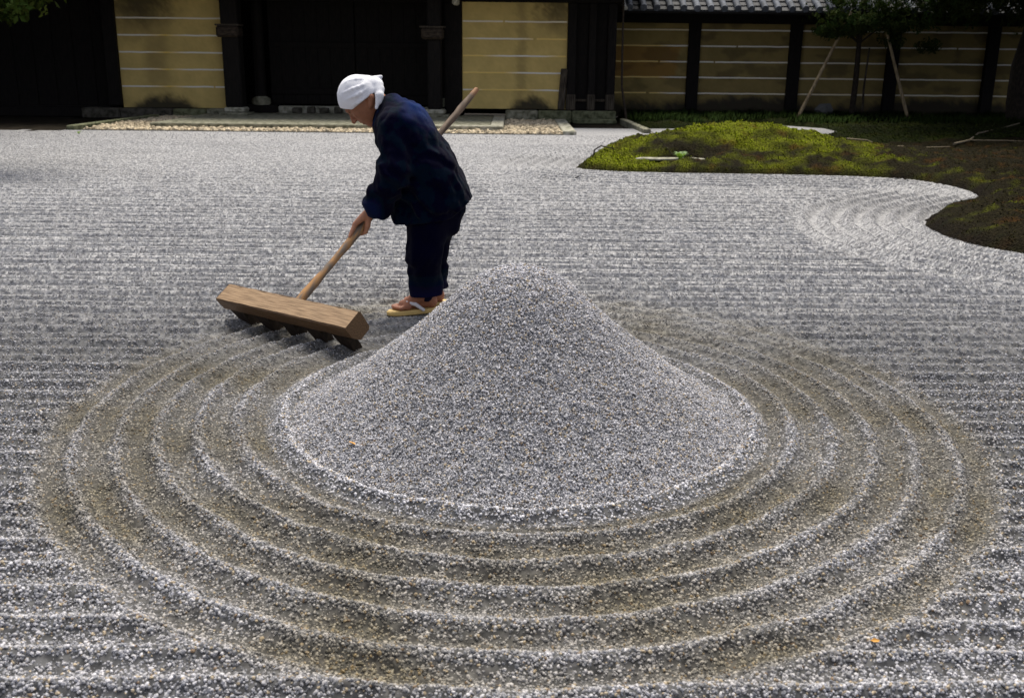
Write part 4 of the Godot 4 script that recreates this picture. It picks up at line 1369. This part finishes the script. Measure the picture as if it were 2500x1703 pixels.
# ---------------------------------------------------------------- the gardener
func build_person() -> void:
	var o := thing("person", "person in dark indigo work clothes and white head towel, bending to pull a gravel rake", "person", Vector3(-0.46, 0, -5.2))
	var org := Transform3D(Basis(), Vector3(0.46, 0, 5.2))
	var neck := Vector3(-0.645, 1.075, -5.25)
	# --- head frame: looks down and to the left
	var C := Vector3(-0.794, 1.108, -5.25)
	var F := Vector3(-0.60, -0.80, 0.02).normalized()
	var S := Vector3(0.03, 0.0, 1.0)
	S = (S - F * S.dot(F)).normalized()
	var U := S.cross(F) * -1.0
	if U.y < 0: U = -U
	var at_ := func(f: float, u: float, s: float) -> Vector3: return C + F * f + U * u + S * s
	# --- hands on the handle
	var h := HD.normalized()
	var n1 := (Vector3(0.12, 0.55, 0.80) - h * Vector3(0.12, 0.55, 0.80).dot(h)).normalized()
	var PL := RC + h * 0.635
	var PR := RC + h * 1.17
	var wl := Vector3(-0.735, 0.565, -5.085)
	var nr := (Vector3(0.5, 0.75, 0.3) - h * Vector3(0.5, 0.75, 0.3).dot(h)).normalized()
	var wr := PR + nr * 0.06 + Vector3(0.03, 0.05, 0.03)
	var body := start()
	var skin := func(p: Vector3, nn: Vector3) -> Color:
		var k := 1.0 + 0.12 * wob.get_noise_3d(p.x * 40.0, p.y * 40.0, p.z * 40.0)
		var c := Color(0.40 * k, 0.185 * k, 0.105 * k)
		if p.y > 0.95: c = Color(0.29 * k, 0.125 * k, 0.068 * k)      # face darker, its shade put into the skin colour
		if p.y < 0.2: c = Color(0.36 * k, 0.15 * k, 0.085 * k)
		return c
	# trunk and limbs under the clothes, in one piece with head, hands and feet
	var aL := Vector3(-0.475, 0.105, -5.2)
	var aR := Vector3(-0.435, 0.105, -5.345)
	var hipL := Vector3(-0.435, 0.62, -5.18)
	var hipR := Vector3(-0.42, 0.62, -5.32)
	var kL := Vector3(-0.465, 0.33, -5.15)
	var kR := Vector3(-0.44, 0.33, -5.32)
	var shL := Vector3(-0.585, 0.985, -5.09)
	var shR := Vector3(-0.59, 0.965, -5.40)
	var elL := Vector3(-0.600, 0.765, -5.01)
	var elR := Vector3(-0.50, 0.80, -5.50)
	elR = Vector3(-0.47, 0.86, -5.56)
	var core := [
		[Vector3(-0.56, 0.97, -5.25), Vector3(-0.44, 0.75, -5.25), 0.105, 0.11, 0.05], [Vector3(-0.44, 0.75, -5.25), Vector3(-0.41, 0.64, -5.25), 0.11, 0.11, 0.05],
		[Vector3(-0.58, 0.99, -5.25), neck, 0.06, 0.05, 0.04], [neck, at_.call(-0.035, -0.075, 0.0), 0.048, 0.046, 0.03],
		[Vector3(-0.57, 0.99, -5.25), shL, 0.06, 0.05, 0.04], [Vector3(-0.57, 0.985, -5.25), shR, 0.06, 0.05, 0.04],
		[shL, elL, 0.048, 0.038, 0.02], [elL, wl, 0.038, 0.026, 0.02], [shR, elR, 0.048, 0.038, 0.02], [elR, wr, 0.038, 0.026, 0.02],
		[hipL, kL, 0.075, 0.052, 0.03], [kL, aL, 0.052, 0.034, 0.02], [hipR, kR, 0.075, 0.052, 0.03], [kR, aR, 0.052, 0.034, 0.02],
	]
	nets(body, core, 0.013, plain_shape, skin)
	nets(body, hand_bones(PL, h, n1, wl), 0.0036, plain_shape, skin)
	nets(body, hand_bones(PR, h, nr, wr, false), 0.0045, plain_shape, skin)
	# head with brow, nose, lips, chin, ears and eyes
	var hb := [
		[at_.call(-0.01, 0.018, 0.0), at_.call(-0.045, 0.008, 0.0), 0.074, 0.072, 0.03], [at_.call(0.02, 0.0, 0.0), at_.call(0.03, -0.05, 0.0), 0.064, 0.052, 0.03],
		[at_.call(0.035, -0.06, 0.0), at_.call(0.052, -0.108, 0.0), 0.046, 0.026, 0.03], [at_.call(-0.02, -0.06, 0.045), at_.call(0.045, -0.105, 0.012), 0.022, 0.018, 0.02], [at_.call(-0.02, -0.06, -0.045), at_.call(0.045, -0.105, -0.012), 0.022, 0.018, 0.02],
		[at_.call(0.074, 0.018, 0.03), at_.call(0.074, 0.018, -0.03), 0.012, 0.012, 0.012],
		[at_.call(0.082, 0.0, 0.0), at_.call(0.104, -0.036, 0.0), 0.008, 0.0115, 0.008], [at_.call(0.094, -0.040, 0.011), at_.call(0.094, -0.040, -0.011), 0.008, 0.008, 0.006],
		[at_.call(0.058, -0.028, 0.040), at_.call(0.05, -0.035, 0.042), 0.016, 0.016, 0.014], [at_.call(0.058, -0.028, -0.040), at_.call(0.05, -0.035, -0.042), 0.016, 0.016, 0.014],
		[at_.call(0.080, -0.068, 0.016), at_.call(0.080, -0.068, -0.016), 0.0075, 0.0075, 0.006], [at_.call(0.077, -0.082, 0.014), at_.call(0.077, -0.082, -0.014), 0.0075, 0.0075, 0.006],
		[at_.call(0.086, -0.075, 0.020), at_.call(0.086, -0.075, -0.020), -0.003, -0.003, 0.004],
		[at_.call(0.078, -0.004, 0.032), at_.call(0.076, -0.004, 0.034), -0.012, -0.012, 0.008], [at_.call(0.078, -0.004, -0.032), at_.call(0.076, -0.004, -0.034), -0.012, -0.012, 0.008],
		[at_.call(0.064, -0.005, 0.031), at_.call(0.064, -0.005, 0.032), 0.0115, 0.0115, 0.002], [at_.call(0.064, -0.005, -0.031), at_.call(0.064, -0.005, -0.032), 0.0115, 0.0115, 0.002],
		[C + Vector3(0.070, 0.022, 0.076), C + Vector3(0.062, -0.022, 0.072), 0.017, 0.011, 0.006], [C + Vector3(0.070, 0.022, -0.076), C + Vector3(0.062, -0.022, -0.072), 0.017, 0.011, 0.006],
		[C + Vector3(0.064, 0.014, 0.094), C + Vector3(0.060, 0.0, 0.091), -0.008, -0.007, 0.004],
		[C + Vector3(0.03, -0.005, 0.0), C + Vector3(0.075, 0.0, 0.0), 0.070, 0.058, 0.03],
		[at_.call(-0.03, -0.06, 0.0), at_.call(-0.05, -0.10, 0.0), 0.050, 0.046, 0.03],
	]
	nets(body, hb, 0.0042, plain_shape, skin)
	# feet
	var soles := []
	for side in [[Vector3(-0.425, 0.0, -5.255), Vector3(-0.625, 0.0, -5.155), aL], [Vector3(-0.395, 0.0, -5.385), Vector3(-0.580, 0.0, -5.325), aR]]:
		var a: Vector3 = side[0]
		var b: Vector3 = side[1]
		var f := (b - a).normalized()
		var r := Vector3(-f.z, 0, f.x)
		if r.z < 0: r = -r
		var y := 0.034
		var fb := [[side[2], a + Vector3(0, y + 0.030, 0) + f * 0.02, 0.034, 0.034, 0.02], [side[2] + f * 0.02, b + Vector3(0, y + 0.022, 0) - f * 0.05, 0.032, 0.024, 0.02], [a + Vector3(0, y + 0.026, 0) + f * 0.02, b + Vector3(0, y + 0.018, 0) - f * 0.045, 0.031, 0.022, 0.02],
			[b + Vector3(0, y + 0.016, 0) - f * 0.06 + r * 0.025, b + Vector3(0, y + 0.016, 0) - f * 0.06 - r * 0.025, 0.022, 0.022, 0.015]]
		for k in 5:
			var across := lerpf(-0.034, 0.034, k / 4.0)
			var far := 0.0 - absf(across + 0.02) * 0.45
			fb.append([b + r * across * 0.9 - f * 0.045 + Vector3(0, y + 0.014, 0), b + r * across + f * (far + 0.004) + Vector3(0, y + 0.009, 0), 0.0125, 0.0105 if k > 0 else 0.0125, 0.006])
		nets(body, fb, 0.0055, func(p, d): return maxf(d, 0.030 - p.y), skin)
		soles.append([a, b, f, r])
	put("body", body.commit(), M.skin, o, org)
	# --- jacket
	var jb := [
		[Vector3(-0.56, 0.955, -5.17), Vector3(-0.455, 0.755, -5.17), 0.142, 0.152, 0.05], [Vector3(-0.56, 0.945, -5.33), Vector3(-0.455, 0.755, -5.33), 0.142, 0.15, 0.05],
		[Vector3(-0.455, 0.755, -5.17), Vector3(-0.395, 0.635, -5.18), 0.152, 0.150, 0.05], [Vector3(-0.455, 0.755, -5.33), Vector3(-0.395, 0.635, -5.32), 0.15, 0.15, 0.05],
		[Vector3(-0.60, 0.86, -5.2), Vector3(-0.535, 0.50, -5.16), 0.07, 0.080, 0.05], [Vector3(-0.60, 0.86, -5.3), Vector3(-0.535, 0.50, -5.32), 0.07, 0.080, 0.05],
		[Vector3(-0.44, 0.62, -5.17), Vector3(-0.445, 0.48, -5.15), 0.12, 0.125, 0.05], [Vector3(-0.43, 0.62, -5.33), Vector3(-0.435, 0.48, -5.34), 0.12, 0.125, 0.05],
		[Vector3(-0.36, 0.66, -5.25), Vector3(-0.335, 0.56, -5.25), 0.115, 0.13, 0.05],
		[Vector3(-0.635, 1.075, -5.25), Vector3(-0.58, 1.01, -5.25), 0.066, 0.12, 0.05], [Vector3(-0.675, 1.02, -5.25), Vector3(-0.64, 0.94, -5.25), 0.055, 0.08, 0.04],
		[Vector3(-0.60, 1.01, -5.2), shL, 0.095, 0.082, 0.05], [Vector3(-0.60, 1.0, -5.3), shR, 0.095, 0.082, 0.05],
		[shL, elL, 0.084, 0.077, 0.03], [elL, Vector3(-0.697, 0.607, -5.07), 0.077, 0.062, 0.03], [Vector3(-0.66, 0.665, -5.05), Vector3(-0.690, 0.600, -5.065), 0.066, 0.064, 0.02],
		[shR, elR, 0.084, 0.077, 0.03], [elR, wr + (elR - wr) * 0.25, 0.077, 0.06, 0.03],
	]
	var wdir := (Vector3(-0.72, 0.572, -5.075) - elL).normalized()
	var jshape := func(p: Vector3, d: float) -> float:
		# folds: across the elbow and the waist, and long drapes down the back
		var r := d
		r += 0.008 * wob.get_noise_3d(p.x * 9.0, p.y * 9.0, p.z * 9.0)
		r += 0.008 * sin(p.y * 46.0 + p.x * 30.0 + 5.0 * wob.get_noise_3d(p.x * 4.0, p.y * 4.0, p.z * 4.0)) * smoothstep(-5.20, -5.08, p.z) * smoothstep(0.98, 0.85, p.y)
		r += 0.007 * absf(sin(p.dot(Vector3(17.0, 24.0, 6.0)) + 4.0 * wob.get_noise_3d(p.x * 3.0, p.y * 3.0, p.z * 3.0))) * smoothstep(-0.60, -0.45, p.x) * smoothstep(1.0, 0.85, p.y) - 0.003
		r += 0.009 * sin((p.x - p.y * 0.25) * 52.0 + 4.0 * wob.get_noise_3d(p.x * 3.0, p.y * 3.0, p.z * 3.0)) * smoothstep(0.70, 0.5, p.y)
		r += 0.010 * (0.22 - absf(wob.get_noise_3d(p.x * 13.0 + p.y * 5.0, p.y * 6.0 - p.x * 4.0, p.z * 8.0)))
		r = maxf(r, (p - Vector3(-0.618, 0.492, 0)).dot(Vector3(0.123, -0.99, 0)))
		r = maxf(r, (p - Vector3(-0.319, 0.529, 0)).dot(Vector3(0.664, -0.748, 0)))
		return r
	var jst := start()
	# indigo cloth, sky light painted as blue across the shoulders, with darker seams
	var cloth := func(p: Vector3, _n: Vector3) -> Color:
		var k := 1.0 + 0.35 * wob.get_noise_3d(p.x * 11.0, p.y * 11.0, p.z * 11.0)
		var skylit := smoothstep(0.03, 0.15, (p - Vector3(-0.56, 0.955, 0)).dot(Vector3(0.82, 0.57, 0)) + 0.03 * wob.get_noise_3d(p.x * 6.0, p.y * 6.0, p.z * 6.0)) * smoothstep(0.93, 1.09, p.y)  # sky light on the upper back, painted into the cloth
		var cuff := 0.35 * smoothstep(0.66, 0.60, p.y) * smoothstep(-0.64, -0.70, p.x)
		return Color(0.0032 * k, 0.0038 * k, 0.0115 * k).lerp(Color(0.008, 0.025, 0.11), maxf(skylit * 0.75, cuff * 0.7))
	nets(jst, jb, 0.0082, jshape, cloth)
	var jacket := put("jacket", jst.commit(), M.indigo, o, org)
	# collar band round the neck
	var cst := start()
	add_tube(cst, [Vector3(-0.715, 0.985, -5.20), Vector3(-0.68, 1.055, -5.175), Vector3(-0.645, 1.105, -5.21), Vector3(-0.632, 1.125, -5.26), Vector3(-0.65, 1.10, -5.32), Vector3(-0.70, 1.01, -5.32)], [0.014, 0.018, 0.02, 0.02, 0.018, 0.014], 8, 0.1, Color(0.006, 0.012, 0.05))
	put("collar", cst.commit(), M.indigo, jacket)
	# --- trousers
	var tb := [
		[hipL + Vector3(0.0, -0.02, 0.0), kL + Vector3(0.002, 0, 0.01), 0.118, 0.092, 0.03], [kL + Vector3(0.002, 0, 0.01), Vector3(-0.463, 0.10, -5.2), 0.092, 0.084, 0.03],
		[hipR + Vector3(0.0, -0.02, 0.0), kR, 0.115, 0.09, 0.03], [kR, Vector3(-0.435, 0.10, -5.335), 0.09, 0.080, 0.03],
		[Vector3(-0.37, 0.62, -5.25), Vector3(-0.39, 0.50, -5.25), 0.13, 0.11, 0.04],
		[Vector3(-0.5, 0.155, -5.17), Vector3(-0.43, 0.15, -5.17), 0.055, 0.055, 0.03],
	]
	var tshape := func(p: Vector3, d: float) -> float:
		var r := d + 0.006 * wob.get_noise_3d(p.x * 8.0, p.y * 8.0, p.z * 8.0)
		r += 0.006 * sin(p.y * 44.0 - p.x * 40.0 + 6.0 * wob.get_noise_3d(p.x * 4.0, p.y * 3.0, p.z * 4.0)) * smoothstep(0.50, 0.2, p.y)
		r += 0.004 * sin(p.x * 55.0 + p.y * 8.0 + p.z * 40.0)
		return maxf(r, 0.108 - p.y + 0.25 * (p.x + 0.46) * 0.3)
	var tst := start()
	nets(tst, tb, 0.0085, tshape, func(p, n): return Color(0.0032, 0.0038, 0.011).lerp(Color(0.006, 0.010, 0.04), smoothstep(0.25, 0.1, p.y) * 0.5))
	put("trousers", tst.commit(), M.indigo, o, org)
	# --- towel wound round the head, knotted behind, with a hanging tail
	var T := C + Vector3(-0.006, 0.030, 0.0)
	var wb := [
		[T + Vector3(-0.006, 0.004, 0.012), T + Vector3(0.022, 0.004, 0.012), 0.090, 0.088, 0.03], [T + Vector3(-0.006, 0.004, -0.014), T + Vector3(0.022, 0.004, -0.014), 0.090, 0.088, 0.03],
		[T + Vector3(-0.012, -0.03, 0.0), T + Vector3(0.0, -0.03, 0.0), 0.088, 0.088, 0.03],
		[C + Vector3(0.055, 0.088, 0.01), C + Vector3(0.098, 0.086, 0.02), 0.034, 0.027, 0.02], [C + Vector3(0.085, 0.108, 0.0), C + Vector3(0.114, 0.120, 0.012), 0.020, 0.008, 0.012],
		[C + Vector3(0.104, 0.080, 0.04), C + Vector3(0.114, 0.030, 0.085), 0.022, 0.019, 0.015], [C + Vector3(0.114, 0.030, 0.085), C + Vector3(0.098, -0.03, 0.100), 0.019, 0.009, 0.012], [C + Vector3(0.118, 0.06, 0.05), C + Vector3(0.112, 0.0, 0.088), 0.016, 0.012, 0.010],
	]
	# folds that sweep from the brow and converge on the knot
	for side in [1.0, -1.0]:
		for d0 in [Vector3(-0.80, 0.42, 0.42), Vector3(-0.66, 0.08, 0.74), Vector3(-0.50, -0.22, 0.84), Vector3(-0.28, -0.52, 0.80), Vector3(0.25, 0.86, 0.42)]:
			var pv := Vector3.ZERO
			for j in 9:
				var t := j / 8.0
				var dd: Vector3 = (Vector3(d0.x, d0.y, d0.z * side).normalized()).slerp(Vector3(0.80, 0.58, 0.16 * side).normalized(), t)
				dd = (dd + Vector3(0, -0.20 * sin(PI * t), 0)).normalized()
				var p := T + Vector3(dd.x * 0.094, dd.y * 0.092, dd.z * 0.102)
				if j > 0: wb.append([pv, p, lerpf(0.006, 0.012, t), lerpf(0.006, 0.012, t + 0.12), 0.005])
				pv = p
	var wshape := func(p: Vector3, d: float) -> float:
		var r := d + 0.0025 * wob.get_noise_3d(p.x * 14.0, p.y * 14.0, p.z * 14.0)
		var e := p - C
		if e.x < 0.086:
			r = maxf(r, (e - Vector3(-0.030, -0.042, 0)).dot(Vector3(0.60, -0.80, 0)))
			r = maxf(r, -0.042 - e.y - 0.05 * e.x)
		return r
	var wst := start()
	nets(wst, wb, 0.0045, wshape, func(_p, _n): return Color.WHITE)
	put("head_towel", wst.commit(), M.towel, o, org)
	# --- straw sandals with white thongs
	for s in soles:
		var a: Vector3 = s[0]
		var b: Vector3 = s[1]
		var f: Vector3 = s[2]
		var r: Vector3 = s[3]
		var long := a.distance_to(b) + 0.105
		var mid := (a + b) * 0.5 - f * 0.006
		var st := start()
		var ring := []
		for k in 28:
			var w := TAU * k / 28
			var x := cos(w)
			var wide := 0.052 * (1.0 + 0.12 * x) * (1.0 - 0.10 * cos(w * 2.0 + PI))
			ring.append(mid + f * (signf(x) * pow(absf(x), 0.75) * long * 0.5) + r * sin(w) * wide)
		var prof := [[0.90, 0.004], [1.0, 0.009], [1.0, 0.024], [0.95, 0.0305]]
		for j in 3:
			for k in 28:
				var k2 := (k + 1) % 28
				var q := []
				for e in [[k, j], [k2, j], [k2, j + 1], [k, j + 1]]: q.append(mid + (ring[e[0]] - mid) * prof[e[1]][0] + Vector3(0, prof[e[1]][1], 0))
				facet(st, q, mid + Vector3(0, 0.015, 0))
		for k in 28:
			facet(st, [mid + Vector3(0, 0.0305, 0), mid + (ring[k] - mid) * 0.95 + Vector3(0, 0.0305, 0), mid + (ring[(k + 1) % 28] - mid) * 0.95 + Vector3(0, 0.0305, 0)], mid)
			facet(st, [mid + Vector3(0, 0.004, 0), mid + (ring[k] - mid) * 0.9 + Vector3(0, 0.004, 0), mid + (ring[(k + 1) % 28] - mid) * 0.9 + Vector3(0, 0.004, 0)], mid + Vector3(0, 0.01, 0))
		var sandal := put("sandal", st.commit(), M.straw, o, org)
		var root := b - f * 0.03 + Vector3(0, 0.062, 0)
		var tst2 := start()
		for sgn in [1.0, -1.0]:
			add_tube(tst2, [b - f * 0.028 + r * sgn * 0.004 + Vector3(0, 0.054, 0) + r * -0.012, b - f * 0.06 + r * sgn * 0.022 + Vector3(0, 0.072, 0), b - f * 0.10 + r * sgn * 0.042 + Vector3(0, 0.062, 0), b - f * 0.145 + r * sgn * 0.052 + Vector3(0, 0.026, 0)], [0.008, 0.0115, 0.0115, 0.009], 8)
		put("thong", tst2.commit(), M.thong, sandal)
